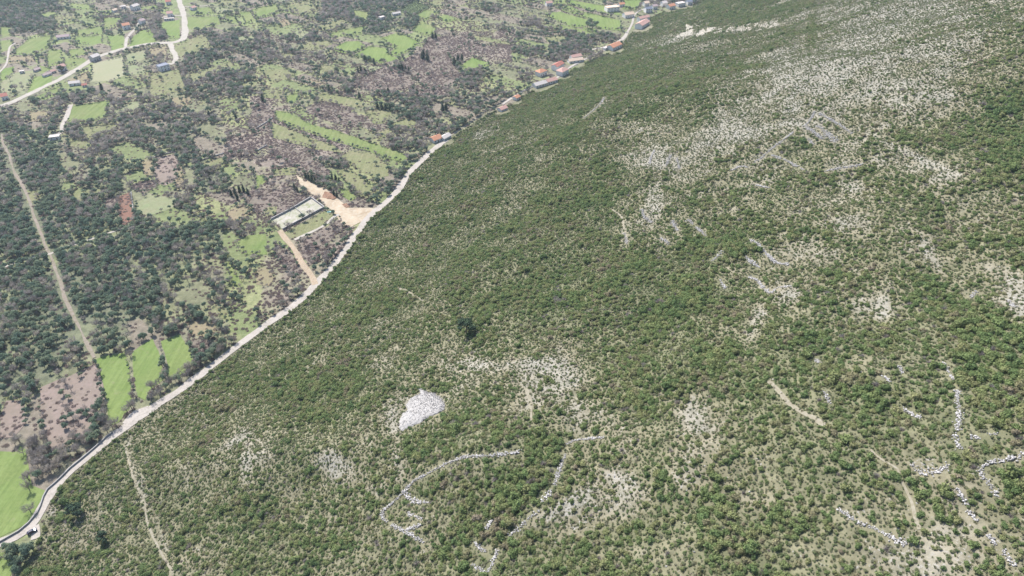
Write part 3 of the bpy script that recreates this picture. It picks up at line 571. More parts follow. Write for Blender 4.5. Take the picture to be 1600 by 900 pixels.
def scatter(name, P, turn, size, pick, col, label, cat):
    me = bpy.data.meshes.new(name); N = len(P); me.vertices.add(N); me.vertices.foreach_set('co', np.asarray(P, np.float32).ravel())
    a = me.attributes.new('turn', 'FLOAT_VECTOR', 'POINT'); a.data.foreach_set('vector', np.asarray(turn, np.float32).ravel())
    a = me.attributes.new('size', 'FLOAT_VECTOR', 'POINT'); a.data.foreach_set('vector', np.asarray(size, np.float32).ravel())
    a = me.attributes.new('pick', 'INT', 'POINT'); a.data.foreach_set('value', np.asarray(pick, np.int32))
    o = link(name, me); md = o.modifiers.new('scatter', 'NODES'); md.node_group = GN
    for it in GN.interface.items_tree:
        if it.name == 'Shapes': md[it.identifier] = col
    tag(o, label, cat, kind='stuff'); return o

# ------------------------------------------------------------------ the land sheet
def axis(lo, hi, step, far):
    a = list(np.arange(lo, hi + 0.1, step)); s = step
    b = a[-1]; R_ = []
    while b < far: s *= 1.35; b += s; R_.append(b)
    s = step; b = a[0]; L_ = []
    while b > -far: s *= 1.35; b -= s; L_.append(b)
    return np.array(L_[::-1] + a + R_)
gx = axis(-760, 760, 2.0, 9000); gy = axis(40, 1180, 2.0, 9000)
GX, GY = np.meshgrid(gx, gy); D = foot_dist(GX, GY); GZ = hill(GX, GY, D)
PX, PY, _ = project(GX, GY, GZ); PX = np.clip(PX, -200, 1800); PY = np.clip(PY, -200, 1100)
b = np.clip(bare_at(PX, PY, GX, GY), 0, 9)
n1_ = fbm(GX, GY, 30, 4, 3)[..., None]; n2_ = fbm(GX, GY, 9, 3, 4)[..., None]
soil = np.array([0.17, 0.155, 0.11]); litter = np.array([0.12, 0.125, 0.075]); stone = np.array([0.20, 0.19, 0.16])
k = np.clip(b / 6.0, 0, 1)[..., None]; hc = litter * (1 - k) + soil * k
k2 = np.clip((b - 4.5 + 2 * n2_[..., 0]) / 4, 0, 1)[..., None]; hc = hc * (1 - k2) + stone * k2
zc = np.array([[0.12, 0.13, 0.09], [0.165, 0.16, 0.115], [0.19, 0.20, 0.105], [0.19, 0.16, 0.14], [0.155, 0.185, 0.085]])
wx = np.clip((PX + 16 * fbm(GX, GY, 60, 2, 21)) / 50, 0, 31).astype(int); wy = np.clip((PY + 9 * fbm(GX, GY, 50, 2, 22)) / 50, 0, 17).astype(int)
vc = zc[ZONE[wy, wx]]
gmix = np.clip(n1_ * 1.6 + 0.1, 0, 0.7); vc = vc * (1 - gmix) + np.array([0.18, 0.195, 0.105]) * gmix
zz_ = ZONE[wy, wx]; pk_, pe_, pc_ = plots(GX, GY); opn = (((zz_ == 1) & (pk_ > 0.55)) | ((zz_ == 2) & (pk_ > 0.33)) | ((zz_ == 4) & (pk_ > 0.25)))
pcol = np.where((pc_ < 0.45)[..., None], np.array([0.145, 0.15, 0.095]), np.where((pc_ < 0.6)[..., None], np.array([0.14, 0.165, 0.08]), np.array([0.165, 0.145, 0.118])))
vc = np.where((opn & (pe_ > 1.5))[..., None], pcol, vc)
cover = np.where((D > 2)[..., None], hc, vc) * (1 + 0.18 * n2_)
stony = np.where(D > 2, np.clip(b / 8, 0, 1), 0.0)
for q in QUARRY:
    mq = in_poly(PX, PY, q) & (D > 0); cover[mq] = (0.27, 0.25, 0.215); stony[mq] = 1
Ny, Nx = GX.shape
me = bpy.data.meshes.new('ground'); V = np.stack([GX, GY, GZ], -1).reshape(-1, 3).astype(np.float32)
ii = np.arange(Ny * Nx).reshape(Ny, Nx); Q = np.stack([ii[:-1, :-1], ii[:-1, 1:], ii[1:, 1:], ii[1:, :-1]], -1).reshape(-1, 4)
me.vertices.add(len(V)); me.vertices.foreach_set('co', V.ravel()); me.loops.add(Q.size); me.loops.foreach_set('vertex_index', Q.ravel().astype(np.int32))
me.polygons.add(len(Q)); me.polygons.foreach_set('loop_start', np.arange(0, Q.size, 4, dtype=np.int32)); me.polygons.foreach_set('loop_total', np.full(len(Q), 4, np.int32))
me.update(calc_edges=True); me.polygons.foreach_set('use_smooth', np.ones(len(Q), bool))
ca = me.attributes.new('cover', 'FLOAT_COLOR', 'POINT'); ca.data.foreach_set('color', np.concatenate([np.clip(cover, 0, 1).reshape(-1, 3), np.ones((Ny * Nx, 1))], 1).astype(np.float32).ravel())
sa = me.attributes.new('stony', 'FLOAT', 'POINT'); sa.data.foreach_set('value', stony.astype(np.float32).ravel())
tag(link('ground', me, 'land'), kind='structure')

# ------------------------------------------------------------------ fields, bare earth, roads
def rough_ring(poly_px, amp=0.45, step=6.0, z=0.0):
    X, Y = plane_hit([p[0] for p in poly_px], [p[1] for p in poly_px], z); P = np.stack([X, Y], 1); out = []
    for i in range(len(P)):
        a = P[i]; c = P[(i + 1) % len(P)]; L = np.linalg.norm(c - a); k = max(1, int(L / step))
        for j in range(k): out.append(a + (c - a) * j / k)
    out = np.array(out); nx = fbm(out[:, 0], out[:, 1], 9, 2, 61); ny = fbm(out[:, 0], out[:, 1], 9, 2, 62)
    return out + amp * 2 * np.stack([nx, ny], 1)
def sheet(name, ring, z, mat):
    n_ = len(ring); area = 0.5 * sum(ring[i][0] * ring[(i + 1) % n_][1] - ring[(i + 1) % n_][0] * ring[i][1] for i in range(n_))
    if area < 0: ring = ring[::-1]
    me = bpy.data.meshes.new(name); me.from_pydata([(a, b_, z) for a, b_ in ring], [], [list(range(n_))]); me.update()
    return tag(link(name, me, mat), kind='structure')
NAMES = {'green': 'grass_field', 'bright': 'grass_field', 'meadow': 'meadow', 'pale': 'meadow', 'straw': 'stubble_field', 'dry': 'dry_meadow', 'purple': 'fallow_field', 'pink': 'fallow_field', 'red': 'ploughed_field', 'orchard': 'orchard_ground'}
FW = []
for i, (kd, poly) in enumerate(FIELDS):
    ring = rough_ring(poly); FW.append(ring); sheet(NAMES[kd], ring, 0.02 + 0.001 * i, kd)
for i, p in enumerate(EARTH): sheet('bare_earth', rough_ring(p, 1.0, 4), 0.18 + 0.01 * i, 'earth' if i == 0 else 'clay')
sheet('yard_ground', rough_ring(COURT, 0.0, 50), 0.205, 'court')

def spline(P, step=2.5):
    P = np.asarray(P, float); out = []
    P_ = np.vstack([2 * P[0] - P[1], P, 2 * P[-1] - P[-2]])
    for i in range(1, len(P_) - 2):
        p0, p1, p2, p3 = P_[i - 1:i + 3]; k = max(2, int(np.linalg.norm(p2 - p1) / step))
        for j in range(k):
            t = j / k; out.append(0.5 * ((2 * p1) + (-p0 + p2) * t + (2 * p0 - 5 * p1 + 4 * p2 - p3) * t * t + (-p0 + 3 * p1 - 3 * p2 + p3) * t ** 3))
    out.append(P[-1]); return np.array(out)
ROADW = []
def ribbon(name, width, mat, px, off):
    W = hit([p[0] for p in px], [p[1] for p in px])[:, :2]; P = spline(W); T = np.gradient(P, axis=0); T /= np.linalg.norm(T, axis=1)[:, None] + 1e-9
    Nn = np.stack([-T[:, 1], T[:, 0]], 1); amp = 0.4 if width > 2.2 else 0.9
    wd = width / 2 * (1 + amp * fbm(P[:, 0], P[:, 1], 14, 2, 71)); wd2 = width / 2 * (1 + amp * fbm(P[:, 0], P[:, 1], 14, 2, 77))
    rows = 5; V = []; Fc = []
    for r_ in range(rows):
        f = -1 + 2 * r_ / (rows - 1); Q_ = P + Nn * (f * np.where(f < 0, wd, wd2))[:, None]; z = hill(Q_[:, 0], Q_[:, 1]); V.append(np.column_stack([Q_, z + off]))
    nP = len(P); V = np.vstack(V)
    for r_ in range(rows - 1):
        for j in range(nP - 1): Fc.append((r_ * nP + j, (r_ + 1) * nP + j, (r_ + 1) * nP + j + 1, r_ * nP + j + 1)[::-1])
    me = mesh_np(name, V, Fc, True); tag(link(name, me, mat), kind='structure'); ROADW.append((P, width)); return P
for i, (nm, wd, mt, px) in enumerate(ROADS):
    onhill = i >= len(ROADS) - 6
    ribbon(nm, wd, mt, px, (0.14 if onhill else 0.215 + 0.004 * i))

# ------------------------------------------------------------------ houses
def house(px1, py1, px2, py2, width, h, roof, wall='plaster_white', kind='gable', label='', name='house', cat='house'):
    h *= 0.95; width *= 0.92; zt = h + 1.0; X, Y = plane_hit([px1, px2], [py1, py2], zt)
    cx, cy = X.mean(), Y.mean(); L = max(5.0, math.hypot(X[1] - X[0], Y[1] - Y[0])); a = math.atan2(Y[1] - Y[0], X[1] - X[0])
    gz = float(hill(np.array([cx]), np.array([cy]))[0]) 
    if gz > 0.5:      # on the foot of the slope: step to the place the eye ray really meets
        P = hit([(px1 + px2) / 2], [(py1 + py2) / 2 + 4])[0]; cx, cy, gz = P
    R = empty(name, (cx, cy, gz), a); tag(R, label, cat); W = width / 2; l2 = L / 2
    mb = MB(); mb.box(-l2, l2, -W, W, -1.5, h)
    if kind == 'gable': mb.add([(-l2, -W, h), (-l2, W, h), (-l2, 0, h + W * 0.5)], [(0, 2, 1)]); mb.add([(l2, -W, h), (l2, W, h), (l2, 0, h + W * 0.5)], [(0, 1, 2)])
    link('wall', mb.mesh('wall'), wall, R)
    e = 0.45; rm = MB(); t = 0.18; rz = h + W * 0.5 + 0.12; ez = h - e * 0.5 + 0.12
    if kind == 'gable':
        for s in (-1, 1):
            V = [(-l2 - e, s * (W + e), ez), (l2 + e, s * (W + e), ez), (l2 + e, 0, rz), (-l2 - e, 0, rz)]; V += [(x, y, z - t) for x, y, z in V]
            rm.add(V, [(0, 1, 2, 3), (7, 6, 5, 4), (0, 4, 5, 1), (1, 5, 6, 2), (3, 2, 6, 7), (0, 3, 7, 4)])
    elif kind == 'hip':
        q = max(0.3, l2 - W); V = [(-l2 - e, -W - e, ez), (l2 + e, -W - e, ez), (l2 + e, W + e, ez), (-l2 - e, W + e, ez), (-q, 0, rz), (q, 0, rz)]
        rm.add(V, [(0, 1, 5, 4), (1, 2, 5), (2, 3, 4, 5), (3, 0, 4), (3, 2, 1, 0)])
    else:
        rm.box(-l2 - 0.2, l2 + 0.2, -W - 0.2, W + 0.2, h, h + 0.25)
        for s in (-1, 1): rm.box(-l2 - 0.2, l2 + 0.2, s * (W + 0.05) - 0.12, s * (W + 0.05) + 0.12, h + 0.25, h + 0.6)
    ro = link('roof', rm.mesh('roof'), roof, R)
    if kind != 'flat': cm = MB(); cm.box(l2 * 0.4, l2 * 0.4 + 0.7, W * 0.3, W * 0.3 + 0.6, h, rz + 0.7); link('chimney', cm.mesh('chimney'), 'plaster_grey', ro)
    storeys = max(1, int(h // 2.8)); nwin = max(2, min(4, int(L / 3.2)))
    for s in (-1, 1):
        for st in range(storeys):
            for k_ in range(nwin):
                x = -l2 + L * (k_ + 0.5) / nwin
                if st == 0 and k_ == nwin // 2: continue
                wm = MB(); z0 = 0.9 + st * 2.8; wm.box(x - 0.5, x + 0.5, s * W - 0.06, s * W + 0.06, z0, z0 + 1.2); link('window', wm.mesh('window'), 'glass', R)
        x = -l2 + L * (nwin // 2 + 0.5) / nwin; dm = MB(); dm.box(x - 0.5, x + 0.5, s * W - 0.07, s * W + 0.07, 0.02, 2.1); link('door', dm.mesh('door'), 'door_wood', R)
    HOUSES.append((cx, cy, max(L, width) / 2 + 2)); return R
HOUSES = []
H = house
H(840, 111, 851, 107, 9, 5.5, 'roof_orange', kind='hip', label='small bright orange hip roofed house on the left edge of the roadside hamlet')
H(866, 102, 877, 96, 9, 5.8, 'roof_red', label='red roofed house between the lone orange roof and the wide pink house above it')
H(874, 110, 884, 105, 10, 5.8, 'roof_pink', kind='hip', label='pale pink hip roofed house with white walls directly above the long low building')
H(834, 131, 852, 126, 9, 3.2, 'roof_pale', label='long low pale building at the lower left end of the roadside hamlet'); H(853, 125, 868, 121, 9, 3.6, 'roof_pink', label='pinkish roofed annex joined to the right of the long pale building')
H(892, 87, 907, 84, 8, 5.5, 'roof_pink', label='wide pink tiled house at the top end of the lower hamlet'); H(888, 93, 910, 90, 8, 3.0, 'roof_cream', label='low cream roofed terrace building in front of the wide pink house')
H(953, 72, 967, 66, 11, 4.5, 'roof_orange', label='large orange red roof alone beside the lane between the two hamlets'); H(944, 74, 950, 71, 5, 2.8, 'roof_pale', kind='flat', label='small white flat shed left of the lone large orange roof')
H(998, 38, 1010, 31, 12, 6, 'roof_pink', label='largest pink roof of the upper hamlet beside the bend of the lane'); H(998, 27, 1013, 24, 8, 5.5, 'roof_pink', label='long pink roof just above the largest pink roof of the upper hamlet')
H(975, 21, 989, 19, 10, 5.0, 'roof_cream', label='cream roofed house with dark shaded front left of the upper hamlet lane'); H(947, 10, 966, 8, 12, 6.5, 'roof_cream', kind='flat', label='broad white building with cream flat roof on the green fields by the upper hamlet')
H(1008, 12, 1018, 11, 9, 6, 'roof_grey', label='house with a grey roof near the top edge in the upper hamlet'); H(1019, 8, 1026, 7, 8, 5, 'roof_mauve', label='small mauve roofed house right of the grey roofed one at the top edge')
H(1044, 8, 1053, 6, 9, 5, 'roof_orange', label='bright orange roofed house at the top edge on the right side of the hamlet'); H(1034, 3, 1041, 2, 9, 5.5, 'roof_pale', label='whitish house at the top edge left of the bright orange roof')
H(1058, 4, 1069, 2, 9, 5, 'roof_pale', kind='flat', label='pale flat roofed house rightmost but one along the top edge'); H(1073, 1, 1080, 0, 9, 5, 'roof_grey', label='blue grey roofed house rightmost of all along the top edge')
H(1006, 3, 1013, 2, 8, 5, 'roof_cream', label='small cream house touching the top edge above the grey roofed house'); H(967, 5, 975, 4, 7, 4, 'roof_orange', label='small tan orange roof just right of the broad white building')
H(674, 216, 687, 211, 9, 3.4, 'roof_orange', label='orange tiled house by the road where it narrows under the hill'); H(690, 214, 701, 208, 7, 2.6, 'roof_pale', 'plaster_white', label='whitish half collapsed looking roof right of the orange tiled roadside house')
H(780, 169, 790, 165, 7, 2.8, 'roof_pink', label='small faded pink roof half hidden in scrub along the lane'); H(804, 151, 810, 148, 6, 3.2, 'roof_orange', label='tiny orange roof in the trees below the lone orange hipped house')
H(853, 3, 862, 2, 8, 5, 'roof_pink', label='pinkish house at the top edge among the strip fields'); 
H(190, 38, 201, 36, 9, 6, 'roof_orange', label='white house with an orange roof at the head of the short farm lane'); H(217, 31, 224, 29, 8, 5.5, 'roof_mauve', label='mauve roofed house right of the orange roofed one behind bare trees')
H(205, 9, 214, 6, 9, 6, 'roof_pale', label='white walled farmhouse at the end of the pale drive near the top left'); H(188, 9, 196, 8, 6, 3, 'roof_pale', kind='flat', label='white outbuilding left of the farmhouse near the top left edge')
H(175, 15, 181, 13, 6, 3, 'roof_cream', label='small cream outbuilding leftmost in the top left farmyard'); H(260, 19, 269, 18, 9, 5, 'roof_pink', label='pink roofed house behind the long white shed beside the road')
H(256, 28, 271, 27, 5, 2.6, 'roof_pale', kind='flat', label='long white shed with a greenish side by the bright green field', name='shed', cat='shed'); H(298, 11, 304, 9, 7, 4, 'roof_pink', label='small pink roof right of the straight road near the top edge')
H(258, 1, 266, 0, 8, 5, 'roof_red', label='reddish roof touching the top edge left of the straight road'); H(246, 102, 261, 98, 11, 6, 'roof_grey', kind='flat', label='modern white villa with dark flat roofs at the end of the wide drive')
H(88, 56, 108, 54, 8, 3.2, 'roof_mauve', label='long low mauve roofed barn between green fields', name='barn', cat='barn'); H(90, 103, 99, 100, 8, 5.5, 'roof_pink', label='white house with a pale pink roof behind a round dark tree')
H(66, 116, 78, 112, 5, 2.4, 'roof_mauve', label='narrow low outbuilding left of the round dark tree', name='outbuilding', cat='shed'); H(78, 110, 85, 108, 5, 2.6, 'roof_pink', label='small pink shed between the narrow outbuilding and the white house', name='shed', cat='shed')
H(141, 88, 152, 84, 9, 5.5, 'roof_pale', 'plaster_grey', label='grey unfinished house right beside the road bend'); H(0, 148, 10, 146, 9, 4.5, 'roof_red', label='red roofed house cut by the left edge of the picture')
H(107, 128, 124, 126, 7, 3.2, 'roof_pale', label='long white roofed farm building below the road at the tan yard', name='farm_building', cat='barn'); H(128, 131, 134, 130, 5, 2.6, 'roof_red', label='small red roofed shed at the right end of the tan farmyard', name='shed', cat='shed')
H(30, 110, 36, 109, 5, 2.5, 'roof_pale', kind='flat', label='tiny white shed in the grass, leftmost of the field huts', name='shed', cat='shed'); H(52, 108, 61, 105, 5, 2.4, 'roof_mauve', 'plaster_grey', label='small grey stone ruin with a low roof between green plots', name='hut', cat='hut')
H(76, 212, 92, 210, 7, 3.0, 'roof_pale', kind='flat', label='isolated white flat building at the end of the short pale track'); H(613, 20, 625, 18, 6, 3.0, 'roof_pale', label='long whitish building beside the orchard rows'); H(593, 26, 600, 24, 6, 3.5, 'roof_pale', kind='flat', label='small white building left of the dark orchard block')

# ------------------------------------------------------------------ walls
def wall_strip(name, px, height, width, mat, label, cat, group=None, z0=0.0, closed=False, step=3.0):
    W = hit([p[0] for p in px], [p[1] for p in px])[:, :2]; P = []
    for a, c in zip(W[:-1], W[1:]):
        k = max(1, int(np.linalg.norm(c - a) / step)); P += [a + (c - a) * j / k for j in range(k)]
    P.append(W[-1]); P = np.array(P); T = np.gradient(P, axis=0); T /= np.linalg.norm(T, axis=1)[:, None]; Nn = np.stack([-T[:, 1], T[:, 0]], 1) * width / 2
    A = P + Nn; B = P - Nn; za = hill(P[:, 0], P[:, 1]); V = []
    for i in range(len(P)): V += [(A[i][0], A[i][1], za[i] - 0.5), (B[i][0], B[i][1], za[i] - 0.5), (B[i][0], B[i][1], za[i] + height), (A[i][0], A[i][1], za[i] + height)]
    Fc = []
    for i in range(len(P) - 1):
        for k in range(4): Fc.append((4 * i + k, 4 * i + (k + 1) % 4, 4 * i + 4 + (k + 1) % 4, 4 * i + 4 + k))
    Fc += [(3, 2, 1, 0), tuple(4 * (len(P) - 1) + k for k in range(4))]
    o = link(name, mesh_np(name, V, Fc), mat); tag(o, label, cat, group); return o
def rubble(name, px, width, height, label, cat, group=None):
    """a loose dry stone wall: stones piled along a line, each stone a lumpy block in one mesh"""
    W = hit([p[0] for p in px], [p[1] for p in px])[:, :2]; P = spline(W, 0.8); V0, F0 = ICO1; mb = MB(); height = height * 0.45; width = width * 0.8; r = np.random.default_rng(int(px[0][0] * 7 + px[0][1]))
    for p in P:
        prof = 1 + 0.5 * float(fbm(np.array([p[0]]), np.array([p[1]]), 5, 2, 90)[0])
        if r.random() < 0.03: continue
        for k in range(9):
            o = p + r.normal(size=2) * width * 0.38 * prof; s = (0.12 + 0.20 * r.random()) * prof; z = float(hill(np.array([o[0]]), np.array([o[1]]))[0]) + r.random() * height * prof
            V = V0 * s * (0.7 + 0.5 * r.random((len(V0), 1))) * np.array([1.1, 1.0, 0.8]) + np.array([o[0], o[1], z + 0.1]); mb.add(V, F0, r.random())
    o = link(name, mb.mesh(name), 'pale_rock'); tag(o, label, cat, group); STONEW.append((px, width)); return o
STONEW = []
RW = lambda ox, oy, pts, w_, h_, lab, g=None: rubble('dry_stone_wall', Rg(ox, oy, pts), w_, h_, lab, 'stone wall', g)
RW(400, 675, [(1640, 128), (1540, 140), (1440, 150), (1300, 156)], 1.3, 0.7, 'pale straight stone wall in the scrub, right end of the long winding terrace line')
RW(400, 675, [(1280, 165), (1200, 195), (1130, 230), (1060, 270), (980, 310), (930, 370)], 1.3, 0.8, 'grey stone wall running down left from the pale straight wall')
RW(400, 675, [(930, 372), (870, 430), (800, 490), (790, 530), (820, 560)], 1.1, 0.7, 'hooked stone wall bending back at the left tip of the winding terrace line')
RW(400, 675, [(850, 580), (900, 610), (980, 650), (1045, 690)], 1.2, 0.7, 'short stone wall below the hooked wall running down to the right')
RW(400, 675, [(940, 390), (980, 430), (1060, 445)], 1.6, 0.6, 'short white stone wall inside the bend of the winding terrace line')
G1 = 'small broken stone walls below the winding terrace line'; L1 = 'small broken white stone wall fragment in dense scrub below the winding terrace line'
for q in ([(950, 510), (1030, 545)], [(1020, 585), (940, 610)], [(1370, 700), (1430, 750)], [(1510, 740), (1470, 830), (1450, 870)], [(1350, 830), (1425, 872)], [(1470, 560), (1440, 600)]): RW(400, 675, q, 1.2, 0.5, L1, G1)
RW(800, 675, [(570, 35), (470, 45), (400, 52), (340, 72)], 1.2, 0.6, 'thin stone wall at the top of the bottom middle terrace running right')
RW(800, 675, [(335, 140), (310, 200), (280, 290), (262, 335)], 1.6, 0.7, 'white stone wall running steeply down in the bottom middle of the picture'); RW(800, 675, [(240, 375), (215, 400), (195, 425)], 1.8, 0.6, 'short white stone heap below the steep wall in the bottom middle')
RW(800, 675, [(160, 505), (100, 545), (60, 590), (25, 615), (-10, 645)], 1.8, 0.7, 'broad pale stone wall under the grey stony clearing at the bottom middle')
RW(1200, 675, [(910, 210), (950, 252), (1050, 250), (1110, 212)], 1.8, 0.6, 'sagging white stone wall right of the soil path at the lower right')
RW(1200, 675, [(565, 568), (650, 600), (730, 640), (790, 670), (850, 705)], 1.3, 0.7, 'straight white stone wall left of the soil path at the lower right'); RW(1200, 675, [(1620, 140), (1500, 175), (1390, 190), (1340, 230), (1335, 280), (1390, 330), (1425, 392)], 1.3, 0.6, 'curved pale stone wall at the right edge of the lower slope')
G2 = 'stray white wall pieces on the lower right slope'; L2 = 'stray short white wall piece between shrubs on the lower right slope'
for q in ([(1190, 370), (1232, 450)], [(1255, 500), (1300, 550)], [(1380, 650), (1412, 692)], [(1468, 750), (1530, 830)], [(1168, 25), (1192, 105)], [(1280, 30), (1340, 38)], [(1390, 15), (1440, 12)], [(450, 490), (530, 548)]): RW(1200, 675, q, 1.1, 0.5, L2, G2)
RW(1200, 450, [(1098, 470), (1120, 510), (1150, 565)], 1.1, 0.5, 'thin stone wall running down from a pale spot near the right side'); RW(1200, 450, [(1175, 640), (1192, 780), (1186, 885)], 1.3, 0.5, 'long thin vertical stone wall near the right side, below the thin one')
G3 = 'small pale stone heaps on the middle right slope'; L3 = 'small pale stone heap among dense shrubs on the middle right slope'
for q in ([(350, 650), (382, 712)], [(850, 760), (945, 810)], [(820, 490), (842, 530)], [(1300, 25), (1270, 60)], [(730, 560), (755, 585)], [(1500, 80), (1540, 120)], [(300, 450), (320, 465)]): RW(1200, 450, q, 1.3, 0.5, L3, G3)
G4 = 'short terrace walls in the centre of the hillside'; L4 = 'short white terrace wall in dense green scrub near the centre of the hillside'
for q in ([(810, 410), (830, 460), (870, 490)], [(1000, 480), (1035, 540)], [(1100, 475), (1130, 502)], [(1150, 520), (1212, 575)], [(930, 590), (980, 622)], [(1250, 730), (1310, 680)], [(700, 560), (720, 620)]): RW(800, 225, q, 1.7, 0.7, L4, G4)
RW(800, 225, [(1490, 600), (1560, 650), (1600, 700), (1640, 740), (1720, 755)], 1.5, 0.7, 'longest stepped stone wall of the right centre, kinked at its lower end'); RW(800, 225, [(1460, 710), (1500, 740), (1545, 772)], 1.3, 0.6, 'thin stone wall left of and parallel to the long kinked wall'); RW(800, 225, [(1480, 830), (1540, 860), (1610, 930), (1660, 900), (1740, 890)], 1.2, 0.5, 'low stone wall below the kinked wall with a notch')
G5 = 'thin walls in the stony upper middle slope'; L5 = 'thin pale wall line in the stony patch of the upper middle slope'
for q in ([(890, 40), (870, 80), (860, 122)], [(990, 70), (962, 140)], [(1030, 90), (1045, 155)], [(1370, 165), (1430, 140), (1470, 145)], [(1530, 260), (1600, 275)], [(1300, 850), (1330, 900)], [(410, -500), (300, -440)]): RW(800, 225, q, 1.3, 0.5, L5, G5)
RW(1200, 225, [(20, 70), (80, 90), (130, 112), (220, 160)], 1.4, 0.6, 'white stone wall running down right, just below the diagonal path wall'); RW(1200, 225, [(360, 170), (420, 158), (470, 150), (580, 130)], 1.3, 0.6, 'pale stone wall rising gently to the right in the upper right slope'); RW(1200, 225, [(0, 690), (50, 738), (130, 752)], 1.4, 0.5, 'short bright stone wall at the end of the long kinked wall')
RW(1200, 0, [(320, 710), (400, 755), (460, 790), (525, 835)], 1.7, 0.8, 'uppermost and longest of the parallel white terrace walls'); RW(1200, 0, [(310, 790), (370, 838), (420, 885)], 2.4, 0.8, 'thick white middle wall of the parallel terrace walls'); RW(1200, 0, [(240, 795), (290, 832), (350, 872)], 1.6, 0.7, 'lower thin wall of the parallel terrace walls'); RW(1200, 0, [(250, 870), (285, 902)], 1.5, 0.6, 'shortest lowest wall under the parallel terrace walls')
RW(1200, 0, [(290, 700), (270, 740), (245, 772), (220, 792)], 1.2, 0.6, 'wall joining the left ends of the parallel terrace walls'); RW(1200, 0, [(155, 828), (110, 865), (60, 900), (0, 950), (-40, 985), (-80, 1010)], 1.2, 0.6, 'long straight diagonal wall running down left from the terrace walls')
RW(800, 0, [(450, 738), (485, 708), (520, 680), (560, 640), (575, 610)], 1.6, 0.6, 'slim pale wall on the edge of the dark wooded patch of the upper slope')

ROADWALL = Rg(0, 675, [(-60, 728), (0, 690), (60, 656), (120, 622), (180, 572), (235, 508), (255, 465), (275, 405), (300, 360), (345, 322), (395, 275), (440, 228), (500, 180), (560, 130), (620, 78), (670, 30), (705, 5)])
wall_strip('roadside_wall', ROADWALL, 1.1, 0.5, 'concrete', 'long dark roadside wall between the gravel road and the green field at the lower left', 'wall')
cz = [(410 + a / 8., 260 + b_ / 8.) for a, b_ in [(110, 670), (400, 520), (605, 398), (775, 520), (540, 645), (258, 795)]]
wall_strip('enclosure_wall', [cz[0], cz[1], cz[2]], 1.7, 0.8, 'limestone', 'concrete block wall on the upper left side of the rectangular yard', 'wall')
wall_strip('enclosure_wall', [(487.3, 310.5), cz[3], cz[4], cz[5]], 1.7, 0.8, 'limestone', 'concrete wall around the right and lower side of the rectangular yard', 'wall')
wall_strip('divider_wall', [(410 + 415 / 8., 260 + 525 / 8.), (410 + 550 / 8., 260 + 640 / 8.)], 1.0, 0.5, 'limestone', 'low white wall dividing the rectangular yard in two', 'wall')
wall_strip('ruin_wall', [(186, 394), (180, 397), (172, 400), (162, 406), (165, 410), (171, 415)], 1.8, 0.8, 'limestone', 'bent white stone ruin wall alone in the dark evergreen wood', 'wall')
for pts, lab in ((Rg(0, 225, [(1200, 122), (1300, 90), (1400, 60)]), 'dark field wall on the upper side of the small dry meadow'), (Rg(400, 0, [(0, 805), (60, 770), (105, 738)]), 'dark field wall slanting up to the left end of the long green strip'), (Rg(400, 225, [(0, 50), (30, 30), (70, 10)]), 'short field wall left of the purple fallow land'),
                 (Rg(0, 225, [(820, 300), (830, 380), (842, 470)]), 'thin dry wall along the right side of the small red ploughed plot'), (Rg(0, 225, [(965, 85), (1030, 65), (1092, 50)]), 'short wall along the top of the pink fallow plot')):
    wall_strip('field_wall', pts, 1.1, 0.7, 'concrete', lab, 'wall')
# small green tarpaulin heap by the yard
tp = hit([514.5], [331.5])[0]; V0, F0 = ICO2; Vt = V0 * np.array([2.2, 1.3, 0.9]) * (0.85 + 0.25 * rng.random((len(V0), 1))); Vt[:, 2] = np.maximum(Vt[:, 2], -0.1)
tag(link('tarpaulin', mesh_np('tarpaulin', Vt, F0, True), 'tarp', loc=tuple(tp)), 'small pale green tarpaulin covered pile outside the right corner of the yard', 'tarpaulin')

# ------------------------------------------------------------------ stone mound and earth heaps
def mound(name, poly, height, mat, label, cat, cell=0.7, rough=0.35, kind=None, stones=0):
    W = hit([p[0] for p in poly], [p[1] for p in poly])[:, :2]; x0, y0 = W.min(0) - 1; x1, y1 = W.max(0) + 1
    X, Y = np.meshgrid(np.arange(x0, x1, cell), np.arange(y0, y1, cell)); ins = in_poly(X, Y, W.tolist()); dd = line_dist(X, Y, W.tolist() + [W[0].tolist()])
    dd = np.where(ins, dd, -dd); dd = dd + 0.8 * fbm(X, Y, 3, 2, 80)
    Hh = np.clip(1 - np.exp(-np.clip(dd, 0, None) / 2.2), 0, 1) * height; Z = hill(X, Y) + np.where(dd > 0, Hh + rough * fbm(X, Y, 1.6, 3, 81) * np.clip(dd, 0, 1), -0.6)
    ii = np.arange(X.size).reshape(X.shape); Fc = []
    for i in range(X.shape[0] - 1):
        for j in range(X.shape[1] - 1):
            if (dd[i:i + 2, j:j + 2] > -1.0).all(): Fc.append((ii[i, j], ii[i, j + 1], ii[i + 1, j + 1], ii[i + 1, j]))
    me = mesh_np(name, np.stack([X, Y, Z], -1).reshape(-1, 3), Fc); o = link(name, me, mat); tag(o, label, cat, kind=kind)
    if stones:
        mb = MB(); r = np.random.default_rng(5); sel = np.argwhere(dd > 0.2)
        for _ in range(stones):
            i, j = sel[r.integers(len(sel))]; s = 0.09 + 0.15 * r.random() ** 2
            V = ICO1[0] * s * (0.7 + 0.5 * r.random((len(ICO1[0]), 1))) + np.array([X[i, j] + r.random() * cell, Y[i, j] + r.random() * cell, Z[i, j] + 0.1]); mb.add(V, ICO1[1], r.random())
        s_ = link('rubble_stones', mb.mesh('rubble_stones'), 'pale_rock', o); s_['kind'] = 'stuff'
    return o
mound('stone_mound', MOUND, 1.8, 'limestone', 'large pale grey mound of heaped rubble stones in the lower middle of the hillside', 'stone mound', stones=2400)
